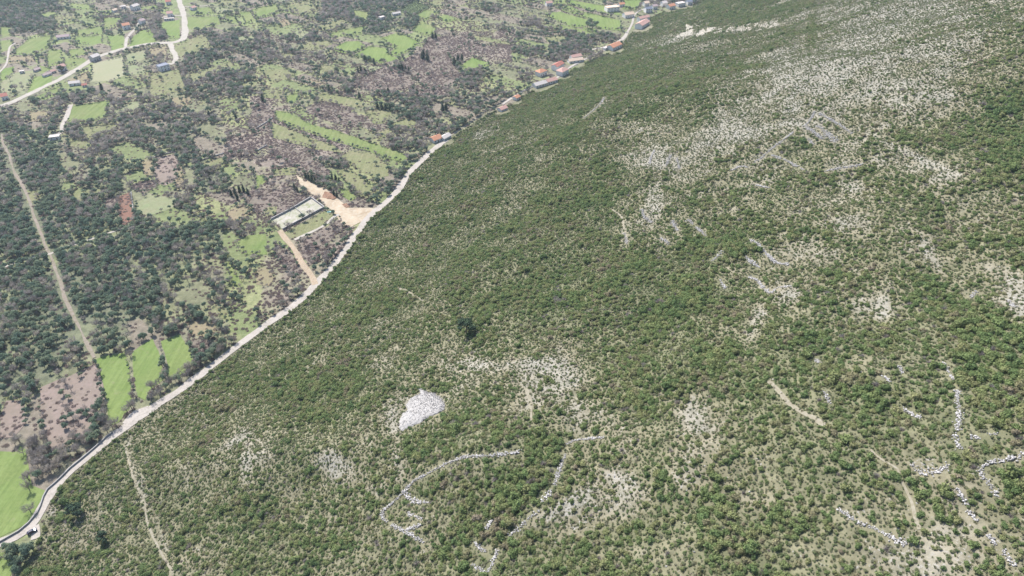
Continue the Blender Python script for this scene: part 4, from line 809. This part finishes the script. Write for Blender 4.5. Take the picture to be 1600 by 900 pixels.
mound('earth_heap', Rg(400, 225, [(420, 300), (480, 300), (520, 335), (490, 352), (440, 345)]), 1.6, 'clay', 'reddish brown earth heap on the orange cleared ground above the yard', 'earth heap', 1.0, 0.5)
mound('earth_heap', Rg(400, 225, [(530, 375), (570, 370), (590, 395), (560, 405)]), 1.2, 'clay', 'smaller brown earth heap in the middle of the orange cleared ground', 'earth heap', 1.0, 0.5)

# ------------------------------------------------------------------ car
def car(px, py, heading_px, label):
    P = hit([px], [py])[0]; Q_ = hit([heading_px[0]], [heading_px[1]])[0]; a = math.atan2(Q_[1] - P[1], Q_[0] - P[0])
    R = empty('parked_car', (P[0], P[1], P[2] + 0.42), a); tag(R, label, 'car')
    def loft(secs, name, mat, par):
        V = []; Fc = []
        for (x, w_, z0, z1) in secs: V += [(x, -w_, z0), (x, w_, z0), (x, w_, (z0 + z1) / 2), (x, w_ * 0.9, z1), (x, -w_ * 0.9, z1), (x, -w_, (z0 + z1) / 2)]
        for i in range(len(secs) - 1):
            for k_ in range(6): Fc.append((6 * i + k_, 6 * i + (k_ + 1) % 6, 6 * i + 6 + (k_ + 1) % 6, 6 * i + 6 + k_))
        Fc += [tuple(range(6))[::-1], tuple(6 * (len(secs) - 1) + k_ for k_ in range(6))]
        return link(name, mesh_np(name, V, Fc), mat, par)
    b_ = loft([(-2.15, .78, .35, .75), (-1.95, .88, .28, .95), (-1.2, .92, .25, 1.0), (0.9, .92, .25, 1.0), (1.7, .88, .25, .88), (2.15, .75, .32, .65)], 'body', 'car_paint', R)
    loft([(-1.75, .72, .98, 1.02), (-1.25, .74, .98, 1.42), (0.2, .74, .98, 1.46), (1.05, .72, .98, 1.02)], 'cabin_glass', 'glass', R)
    loft([(-1.3, .66, 1.43, 1.47), (0.25, .66, 1.455, 1.50)], 'roof', 'car_paint', R)
    for x in (-1.35, 1.35):
        for s in (-1, 1):
            bm = bmesh.new(); bmesh.ops.create_cone(bm, cap_ends=True, segments=16, radius1=.33, radius2=.33, depth=.22, matrix=Matrix.Translation((x, s * .82, .33)) @ Matrix.Rotation(PI / 2, 4, 'X')); me = bpy.data.meshes.new('wheel'); bm.to_mesh(me); bm.free()
            wh = link('wheel', me, 'tyre', R)
            bm = bmesh.new(); bmesh.ops.create_cone(bm, cap_ends=True, segments=12, radius1=.2, radius2=.2, depth=.03, matrix=Matrix.Translation((x, s * .945, .33)) @ Matrix.Rotation(PI / 2, 4, 'X')); me = bpy.data.meshes.new('rim'); bm.to_mesh(me); bm.free(); link('rim', me, 'chrome', wh)
    for s in (-1, 1):
        mb = MB(); mb.box(2.08, 2.17, s * .6 - .14, s * .6 + .14, .5, .64); link('headlight', mb.mesh('headlight'), 'chrome', R)
        mb = MB(); mb.box(-2.17, -2.0, s * .62 - .12, s * .62 + .12, .6, .78); link('tail_light', mb.mesh('tail_light'), 'lamp_red', R)
    return R
car(51, 832, (60, 827), 'dark navy blue car on the pale gravel road at the bottom left bend')

# ------------------------------------------------------------------ planting
def near_roads(x, y, extra=0.0):
    bad = np.zeros(x.shape, bool)
    for P, wd in ROADW:
        lo = P.min(0) - wd - 8; hi = P.max(0) + wd + 8; m = (x > lo[0]) & (x < hi[0]) & (y > lo[1]) & (y < hi[1])
        if m.any():
            ix = np.where(m)[0]; dd = line_dist(x[ix], y[ix], P[::2].tolist() + [P[-1].tolist()]); bad[ix] |= dd < wd / 2 + extra + (6.0 if (wd > 6 and extra > 1.5) else 0)
    for cx, cy, r_ in HOUSES: bad |= (np.hypot(x - cx, y - cy) < r_ + extra) | (np.hypot(x - cx * 0.988, y - cy * 0.988) < r_ + (1.5 if extra > 0 else 0))
    return bad
def cand(spacing, x0, x1, y0, y1, seed, mx=150, my=100):
    r = np.random.default_rng(seed); X, Y = np.meshgrid(np.arange(x0, x1, spacing), np.arange(y0, y1, spacing)); X = (X + r.uniform(-.5, .5, X.shape) * spacing * 1.1).ravel(); Y = (Y + r.uniform(-.5, .5, Y.shape) * spacing * 1.1).ravel()
    px, py, dep = project(X, Y, 60.0 + 0 * X); d = None
    m = (Y > 30) & (np.abs(X) < Y * 1.15 + 260); X = X[m]; Y = Y[m]
    d = foot_dist(X, Y); z = hill(X, Y, d); px, py, dep = project(X, Y, z)
    m = (px > -mx) & (px < 1600 + mx) & (py > -my) & (py < 900 + my)
    return X[m], Y[m], z[m], d[m], px[m], py[m], dep[m]

# hillside scrub
X, Y, Z, Dd, px, py, dep = cand(1.65, -320, 760, 30, 1250, 11)
m = (Dd > 1.2); X, Y, Z, Dd, px, py, dep = [q[m] for q in (X, Y, Z, Dd, px, py, dep)]
b = bare_at(px, py, X, Y); N = len(X); u = rng.random(N)
keep = u < np.clip(1.06 - b * 0.115, 0.12, 0.95)
keep &= ~near_roads(X, Y, 0.35); keep &= ~in_poly(px, py, MOUND)
for q in QUARRY: keep &= ~(in_poly(px, py, q) & (rng.random(N) > 0.06))
for q, wd in STONEW:
    dd = line_dist(px, py, q); keep &= ~(dd < (wd * 0.5 + 1.35) * F / dep)
X, Y, Z, Dd, px, py, dep, b = [q[keep] for q in (X, Y, Z, Dd, px, py, dep, b)]; N = len(X)
sc = 0.50 + 0.95 * rng.random(N) ** 1.9 + 0.75 * np.clip(fbm(X, Y, 16, 3, 44), -0.45, 1) ; sc *= np.clip(1.12 - 0.055 * b, 0.6, 1.15); big = rng.random(N) < 0.045; sc = np.where(big, sc * 1.5, sc)
rz = rng.random(N) * 6.28; hs = sc * (0.75 + 0.5 * rng.random(N)); pk = rng.integers(0, 8, N); pk = np.where(rng.random(N) < 0.04 + 0.14 * (fbm(X, Y, 25, 2, 46) > 0.3), 8 + (pk % 2), pk)
fr = (px > 0) & (px < 1600) & (py > 0) & (py < 900); size_px = np.where(fr, sc / dep, 0); order = np.argsort(-size_px); hero = np.zeros(N, bool); hero[order[:300]] = True
shc = proto_collection('shrubs', shrubs); print('shrubs', N)
r_ = ~hero
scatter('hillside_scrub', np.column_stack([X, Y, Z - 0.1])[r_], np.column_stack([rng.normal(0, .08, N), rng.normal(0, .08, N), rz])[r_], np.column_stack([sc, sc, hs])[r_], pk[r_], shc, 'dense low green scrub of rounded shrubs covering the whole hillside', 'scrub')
for i in np.where(hero)[0]:
    o = bpy.data.objects.new('shrub', shrubs[pk[i]]); o.location = (X[i], Y[i], Z[i] - 0.1); o.rotation_euler = (0, 0, rz[i]); o.scale = (sc[i], sc[i], hs[i]); C.objects.link(o)
    tag(o, 'rounded leafy shrub among the largest, nearest bushes of the lower hillside scrub', 'shrub', 'large shrubs of the near hillside')

# low undergrowth between the shrubs
ux, uy, uz, ud, upx, upy, udep = cand(1.12, -320, 760, 30, 1250, 21, 30, 30)
ub = bare_at(upx, upy, ux, uy); k_ = (ud > 0.5) & (rng.random(len(ux)) < np.clip(0.92 - 0.05 * ub, 0.35, 0.9)) & ~near_roads(ux, uy, 0.1) & ~in_poly(upx, upy, MOUND)
for q in QUARRY: k_ &= ~(in_poly(upx, upy, q) & (rng.random(len(ux)) > 0.1))
for q, wd in STONEW: k_ &= ~(line_dist(upx, upy, q) < (wd * 0.45 + 0.35) * F / udep)
ux, uy, uz = ux[k_], uy[k_], uz[k_]; us = 0.20 + 0.36 * rng.random(len(ux)) ** 1.3; print('undergrowth', len(ux))
scatter('undergrowth', np.column_stack([ux, uy, uz]), np.column_stack([0 * us, 0 * us, rng.random(len(ux)) * 6.28]), np.column_stack([us, us, us]), rng.integers(0, 3, len(ux)), proto_collection('low_growth', low_growth), 'knee high heath and young growth filling the gaps between the hillside shrubs', 'undergrowth')

# tufts and stones between the shrubs
X, Y, Z, Dd, px, py, dep = cand(1.3, -320, 700, 30, 900, 12)
b = bare_at(px, py, X, Y); u = rng.random(len(X)); keep = (Dd > 0.5) & (u < np.clip(0.2 + 0.06 * b, 0, 0.6)) & (dep < 800) & ~near_roads(X, Y, -0.6) & ~in_poly(px, py, MOUND)
X, Y, Z = X[keep], Y[keep], Z[keep]; N = len(X); s = 0.6 + 0.8 * rng.random(N); print('tufts', N)
scatter('dry_grass', np.column_stack([X, Y, Z]), np.column_stack([np.zeros(N), np.zeros(N), rng.random(N) * 6.28]), np.column_stack([s, s, s]), rng.integers(0, 4, N), proto_collection('tufts', tufts), 'dry straw coloured grass tufts in the gaps of the hillside scrub', 'grass')
X, Y, Z, Dd, px, py, dep = cand(1.25, -320, 760, 30, 1200, 13)
b = bare_at(px, py, X, Y) + 2.2 * fbm(X, Y, 14, 3, 55); u = rng.random(len(X)); inq = np.zeros(len(X), bool)
for q in QUARRY: inq |= in_poly(px, py, q)
keep = (Dd > 6) & ((u < np.clip(0.035 * (b - 3.4), 0.006, 0.25)) | (inq & (u < 0.12))) & ~in_poly(px, py, MOUND)
X, Y, Z = X[keep], Y[keep], Z[keep]; N = len(X); s = 0.15 + 0.45 * rng.random(N) ** 2.2; print('rocks', N)
scatter('loose_stones', np.column_stack([X, Y, Z]), np.column_stack([rng.random(N), rng.random(N), rng.random(N) * 6.28]), np.column_stack([s, s, s * 0.8]), rng.integers(0, 6, N), proto_collection('rocks', rocks), 'pale limestone rocks and boulders scattered over the bare slope', 'stones')

# valley woods
X, Y, Z, Dd, px, py, dep = cand(2.9, -900, 420, 60, 1300, 14)
m = (Dd < 1.0); X, Y, Z, Dd, px, py, dep = [q[m] for q in (X, Y, Z, Dd, px, py, dep)]; N = len(X)
wx = np.clip((px + 16 * fbm(X, Y, 60, 2, 21)) / 50, 0, 31).astype(int); wy = np.clip((py + 9 * fbm(X, Y, 50, 2, 22)) / 50, 0, 17).astype(int); zn = ZONE[wy, wx]
cl = fbm(X, Y, 22, 3, 23)
dens = np.select([zn == 0, zn == 1, zn == 2, zn == 3, zn == 4], [np.clip(0.58 + 0.6 * cl, 0.1, 0.85), np.clip(0.36 + 0.9 * cl, 0.05, 0.65), np.clip(0.06 + 0.6 * cl, 0.01, 0.4), np.clip(0.02 + 0.3 * cl, 0.004, 0.25), np.clip(0.06 + 0.7 * cl, 0.01, 0.45)])
pk_, pe_, pc_ = plots(X, Y); opn = (((zn == 1) & (pk_ > 0.55)) | ((zn == 2) & (pk_ > 0.33)) | ((zn == 4) & (pk_ > 0.25)))
dens = np.where(opn, np.where(pe_ < 1.8, 0.7 * (fbm(X, Y, 40, 2, 25) > -0.35), 0.008), np.where((zn == 1) & (pe_ < 2.2), 0.8, dens))
infield = np.zeros(N, bool); fk = np.full(N, -1)
for i, ring in enumerate(FW):
    lo = ring.min(0); hi = ring.max(0); q = np.where((X > lo[0]) & (X < hi[0]) & (Y > lo[1]) & (Y < hi[1]))[0]
    if len(q): w_ = in_poly(X[q], Y[q], ring.tolist()); infield[q[w_]] = True; fk[q[w_]] = i
scrubby = np.array([k_ in ('meadow', 'pale', 'dry') for k_, _ in FIELDS] + [False]); isp = np.array([k_ in ('purple', 'pink') for k_, _ in FIELDS] + [False]); nof = np.array([False] * len(FIELDS) + [True])
dens = np.where(infield, np.where(scrubby[fk], 0.022, np.where(isp[fk], 0.025, 0.0)), dens)
for p in EARTH + [COURT]: dens = np.where(in_poly(px, py, p), 0, dens)
keep = (rng.random(N) < dens) & ~near_roads(X, Y, 2.2) & ~((line_dist(px, py, ROADWALL) < 4) & (py > 670))
ever = rng.random(N) < np.select([zn == 0, zn == 1, zn == 2, zn == 3, zn == 4], [0.74 + 0.3 * fbm(X, Y, 45, 2, 27), 0.42 + 0.6 * fbm(X, Y, 70, 2, 24), 0.5 + 0 * cl, 0.35 + 0 * cl, 0.6 + 0 * cl])
X, Y, ever = X[keep], Y[keep], ever[keep]; sc = 0.62 + 0.5 * rng.random(len(X)); sc = np.where(ever, sc, sc * 1.12)
# hedges along field edges, the road and hand placed lines
HX, HY, HE, HS = [], [], [], []
def hedge(pts, spacing, prob, pe, smin, smax, jit=1.0):
    for a, c in zip(pts[:-1], pts[1:]):
        a = np.array(a); c = np.array(c); L = np.linalg.norm(c - a); k_ = max(1, int(L / spacing))
        for j in range(k_):
            if random.random() < prob:
                p = a + (c - a) * (j + random.random()) / k_; HX.append(p[0] + random.gauss(0, jit)); HY.append(p[1] + random.gauss(0, jit)); HE.append(random.random() < pe); HS.append(random.uniform(smin, smax))
for (kd, poly), ring in zip(FIELDS, FW):
    Xp, Yp = plane_hit([p[0] for p in poly], [p[1] for p in poly]); pp = np.column_stack([Xp, Yp]).tolist(); pp.append(pp[0])
    if min(p[1] for p in poly) > 500 and kd == 'bright': continue
    for a, c in zip(pp[:-1], pp[1:]): hedge([a, c], 3.2, random.choice([0.35, 0.7, 0.9, 0.97]), random.choice([0.3, 0.7]), 0.35, 0.72, jit=0.6)
def hpx(pts, *a, **k_): Xp, Yp = plane_hit([p[0] for p in pts], [p[1] for p in pts]); hedge(np.column_stack([Xp, Yp]).tolist(), *a, **k_)
hpx([(222, 640), (262, 612), (300, 588), (345, 553), (392, 515)], 2.2, 0.95, 0.45, 0.6, 1.0, jit=1.6); hpx([(236, 625), (262, 602), (300, 578), (345, 543)], 2.2, 0.9, 0.2, 0.6, 1.1, jit=2.0)
hpx([(155, 553), (200, 545), (240, 522), (285, 515)], 2.0, 1.0, 0.8, 0.7, 1.1, jit=1.2); hpx([(400, 508), (440, 480), (470, 458)], 2.5, 0.9, 0.6, 0.5, 0.9); hpx([(500, 425), (530, 390), (548, 365)], 2.4, 0.95, 0.8, 0.5, 0.9); hpx([(575, 322), (600, 305), (620, 285), (632, 262)], 2.2, 0.95, 0.9, 0.6, 1.0, jit=2)
hpx([(610, 290), (640, 255), (665, 235)], 2.5, 0.9, 0.8, 0.6, 1.0, jit=2.5); hpx([(195, 552), (203, 580), (207, 610), (208, 635)], 2.4, 0.85, 0.1, 0.3, 0.5, jit=0.5); hpx([(248, 535), (256, 560), (262, 590)], 2.4, 0.85, 0.1, 0.3, 0.5, jit=0.5)
hpx([(45, 690), (55, 720), (62, 750), (75, 765)], 2.0, 1.0, 0.15, 0.8, 1.2, jit=3); hpx([(75, 700), (85, 730), (92, 745)], 2.0, 0.95, 0.15, 0.8, 1.1, jit=3); hpx([(105, 690), (125, 690), (145, 685), (155, 690)], 2.0, 0.95, 0.25, 0.7, 1.1, jit=3); hpx([(100, 600), (105, 640), (110, 680)], 2.2, 0.8, 0.3, 0.6, 0.9, jit=2.5)
hpx([(700, 214), (730, 193), (762, 169), (800, 148), (835, 131)], 1.9, 0.95, 0.75, 0.7, 1.1, jit=1.8); hpx([(880, 113), (910, 92), (945, 80)], 2.2, 0.8, 0.5, 0.6, 0.9, jit=1.8); hpx([(20, 860), (30, 880), (28, 900)], 1.8, 1.0, 0.4, 0.7, 1.1, jit=3); hpx([(710, 203), (735, 190), (755, 176)], 1.8, 1.0, 1.0, 0.8, 1.2, jit=1.5); hpx([(140, 640), (152, 660), (158, 675)], 2.0, 0.95, 0.4, 0.6, 1.0, jit=3); hpx([(125, 600), (120, 570), (135, 548)], 2.2, .6, 0.3, 0.5, .8, jit=2)
hpx([(245, 45), (250, 55), (262, 64)], 2.5, 1.0, 0.2, 0.9, 1.4, jit=5); hpx([(200, 76), (230, 70), (268, 65)], 2.5, .9, 0.9, 0.5, .8, jit=1); hpx([(272, 67), (287, 61)], 2.5, 1, 0.9, 0.7, 1, jit=1)
hx, hy = np.array(HX), np.array(HY); hd = foot_dist(hx, hy); ok = (hd < 3.0) & ~near_roads(hx, hy, 1.6); he = np.array(HE)[ok]; hs_ = np.array(HS)[ok]
X = np.concatenate([X, hx[ok]]); Y = np.concatenate([Y, hy[ok]]); ever = np.concatenate([ever, he]); sc = np.concatenate([sc, hs_]); Z = hill(X, Y); px, py, dep = project(X, Y, Z); N = len(X); print('trees', N, ever.sum())
rz = rng.random(N) * 6.28; pk = rng.integers(0, 6, N); hz = sc * (1.0 + 0.4 * rng.random(N)); fr = (px > 4) & (px < 1596) & (py > 4) & (py < 896)
def wood(mask, meshes, whole, nm, stuffname, lab, grp, slab):
    idx = np.where(mask)[0]; s_ = np.where(fr[idx], sc[idx] / dep[idx], 0); o_ = idx[np.argsort(-s_)]; hero = o_[:300]; rest = o_[300:]
    scatter(stuffname, np.column_stack([X, Y, Z])[rest], np.column_stack([rng.normal(0, .05, N), rng.normal(0, .05, N), rz])[rest], np.column_stack([sc, sc, hz])[rest], pk[rest], proto_collection(stuffname, whole), slab, 'woodland')
    for i in hero:
        R = empty(nm, (X[i], Y[i], Z[i]), rz[i]); R.scale = (sc[i], sc[i], hz[i]); tag(R, lab, 'tree', grp); t, c = meshes[pk[i]]
        for me, pn in ((t, 'trunk'), (c, 'crown')): o = bpy.data.objects.new(pn, me); o.parent = R; C.objects.link(o)
wood(ever, oaks, oak_w, 'evergreen_tree', 'evergreen_woodland', 'rounded dark green tree in the nearest part of the valley wood left of the road', 'nearest evergreen trees left of the road', 'dense dark evergreen woodland and hedges spreading over the valley floor')
wood(~ever, bares, bare_w, 'bare_tree', 'bare_woodland', 'leafless grey brown tree in the nearest valley hedges and copses left of the road', 'nearest leafless trees left of the road', 'grey leafless trees and hedges spread between the valley fields')

# thicket on fallow land and in the open woods
X, Y, Z, Dd, px, py, dep = cand(1.7, -900, 420, 60, 1250, 15)
m = Dd < 0; X, Y, Z, px, py = [q[m] for q in (X, Y, Z, px, py)]; N = len(X); zn = ZONE[np.clip(py / 50, 0, 17).astype(int), np.clip(px / 50, 0, 31).astype(int)]; fk = np.full(N, -1)
for i, ring in enumerate(FW):
    lo = ring.min(0); hi = ring.max(0); q = np.where((X > lo[0]) & (X < hi[0]) & (Y > lo[1]) & (Y < hi[1]))[0]
    if len(q): w_ = in_poly(X[q], Y[q], ring.tolist()); fk[q[w_]] = i
tp_ = np.array([{'purple': 0.5, 'pink': 0.2, 'red': 0.2, 'dry': 0.08, 'meadow': 0.03}.get(k_, 0.0) for k_, _ in FIELDS] + [-1.0])[fk]
dens = np.where(fk >= 0, tp_, np.select([zn == 3, zn == 1, zn == 2, zn == 0], [0.5, 0.3, 0.25, 0.12], 0.03) * np.where((plots(X, Y)[0] > 0.55) & (zn != 3), 0.25, 1)) * np.clip(0.9 + 1.3 * fbm(X, Y, 12, 3, 66), 0, 2)
for p in EARTH + [COURT]: dens = np.where(in_poly(px, py, p), 0, dens)
keep = (rng.random(N) < dens) & ~near_roads(X, Y, 0.5); X, Y, Z = X[keep], Y[keep], Z[keep]; N = len(X); s = 0.6 + 0.6 * rng.random(N); print('thicket', N)
scatter('thicket', np.column_stack([X, Y, Z]), np.column_stack([np.zeros(N), np.zeros(N), rng.random(N) * 6.28]), np.column_stack([s, s, s * 0.9]), rng.integers(0, 5, N), proto_collection('thickets', thickets), 'purple brown leafless brambles and bracken on the fallow land of the valley', 'thicket')

# single trees one can point at
def tree(px_, py_, meshes, nm, s, sh, lab, grp=None, k_=0):
    P = hit([px_], [py_])[0]; R = empty(nm, tuple(P), random.random() * 6); R.scale = (s, s, sh); tag(R, lab, 'tree', grp); t, c = meshes[k_ % len(meshes)]
    for me, pn in ((t, 'trunk'), (c, 'crown')): o = bpy.data.objects.new(pn, me); o.parent = R; C.objects.link(o)
tree(729, 522, dark_oaks, 'evergreen_tree', 2.1, 1.9, 'large dark round tree standing alone in the scrub at the picture centre', k_=0)
tree(121, 806, dark_oaks, 'evergreen_tree', 1.8, 1.6, 'dark green round tree on the hillside right of the road bend, the upper of two'); tree(167, 845, dark_oaks, 'evergreen_tree', 1.35, 1.4, 'smaller dark round tree on the hillside, lower right of its larger neighbour', k_=2)
tree(97, 113, dark_oaks, 'evergreen_tree', 1.9, 1.6, 'big round dark tree in front of the white house with pale pink roof', k_=3); tree(88, 71, oaks, 'evergreen_tree', 1.9, 1.5, 'round dark tree at the corner of the large green field below the mauve barn', k_=4)
tree(48, 800, bares, 'bare_tree', 1.35, 1.2, 'spreading leafless tree on the green field edge beside the road bend', k_=1); tree(26, 142, bares, 'bare_tree', 1.7, 1.7, 'lone leafless tree on the pale grass near the left edge', k_=2)
for i, (a, c, s) in enumerate([(918, 44, 1.9), (925, 47, 1.9), (931, 42, 1.7), (922, 38, 1.7)]): tree(a, c, oaks, 'evergreen_tree', s, s, 'dark tree in the small clump on the green strips left of the hamlet', 'dark clump on the green strips', i)
for i, (a, c, s) in enumerate([(478, 278, .8), (483, 281, .9), (488, 284, .95), (493, 287, .9), (497, 285, .7), (461, 297, .9), (465, 299, .6), (519, 281, .8), (525, 282, .9), (530, 284, .6), (522, 306, .8), (527, 308, .7)]): tree(a, c, cyps, 'cypress', s * 1.3, s, 'dark upright conifer in the rows just above the walled yard', 'dark conifers above the walled yard', i)
for i, (a, c, s) in enumerate([(362, 306, .9), (368, 304, 1), (375, 301, 1), (381, 299, .9), (388, 304, .9), (371, 312, .8), (323, 274, .8), (330, 287, .9), (336, 290, .7)]): tree(a, c, cyps, 'cypress', s * 1.3, s, 'tall dark narrow tree in the group left of the purple fallow land', 'dark narrow trees left of the fallow land', i)
for i, (a, c, s) in enumerate([(571, 97, 1.2), (585, 101, 1.1), (564, 112, 1), (571, 115, 1), (560, 113, .9), (629, 110, 1.1), (634, 112, 1), (639, 114, 1), (624, 108, .9), (607, 146, 1), (562, 154, 1.1), (515, 144, 1.1), (692, 174, 1.3), (697, 172, 1.1), (716, 98, 1.4), (710, 102, 1.4), (722, 95, 1.2),
                               (411, 158, 1.1), (590, 170, 1), (597, 171, 1), (603, 172, 1), (610, 173, 1), (646, 144, .9), (652, 147, .9), (160, 141, 1.2), (328, 184, 1.1), (370, 189, 1), (681, 62, 1.2), (676, 60, 1.2), (660, 92, 1.2), (668, 95, 1.4), (662, 90, 1.4)]): tree(a, c, cyps, 'cypress', s * 1.5, s, 'dark pointed tree standing out between the far fields and purple fallow land', 'dark pointed trees among the far fields', i)
# orchard rows
q = FIELDS[[i for i, (k_, _) in enumerate(FIELDS) if k_ == 'orchard'][0]][1]; i_ = 0; (ax, ay), (bx, by), (cx2, cy2), (dx_, dy_) = q
XA, YA = plane_hit([ax, bx, cx2, dx_], [ay, by, cy2, dy_])
for r0 in np.linspace(0.06, 0.94, 10):
    for r1 in np.linspace(0.06, 0.94, 9):
        x = (XA[0] * (1 - r0) + XA[1] * r0) * (1 - r1) + (XA[3] * (1 - r0) + XA[2] * r0) * r1; y = (YA[0] * (1 - r0) + YA[1] * r0) * (1 - r1) + (YA[3] * (1 - r0) + YA[2] * r0) * r1
        R = empty('olive_tree', (x, y, 0), random.random() * 6); R.scale = (.62, .62, .5); tag(R, 'small round olive tree in the regular orchard rows at the top of the valley', 'tree', 'orchard rows'); t, c = olive[i_ % 3]; i_ += 1
        for me, pn in ((t, 'trunk'), (c, 'crown')): o = bpy.data.objects.new(pn, me); o.parent = R; C.objects.link(o)

# ------------------------------------------------------------------ haze
HAZE = 0.00008
if HAZE > 0:
    mb = MB(); mb.box(-14500, 14500, -14500, 14500, -1.6, 760); hz_ = mb.mesh('haze'); m, n, l = new_mat('haze')
    pv = n.new('ShaderNodeVolumePrincipled'); pv.inputs['Color'].default_value = (0.72, 0.85, 1.0, 1); pv.inputs['Density'].default_value = HAZE; pv.inputs['Anisotropy'].default_value = 0.3
    o = n.new('ShaderNodeOutputMaterial'); l.new(pv.outputs[0], o.inputs['Volume']); h_ = link('haze', hz_, 'haze'); h_['kind'] = 'stuff'; h_['label'] = 'thin bluish air haze over the valley'; h_['category'] = 'haze'
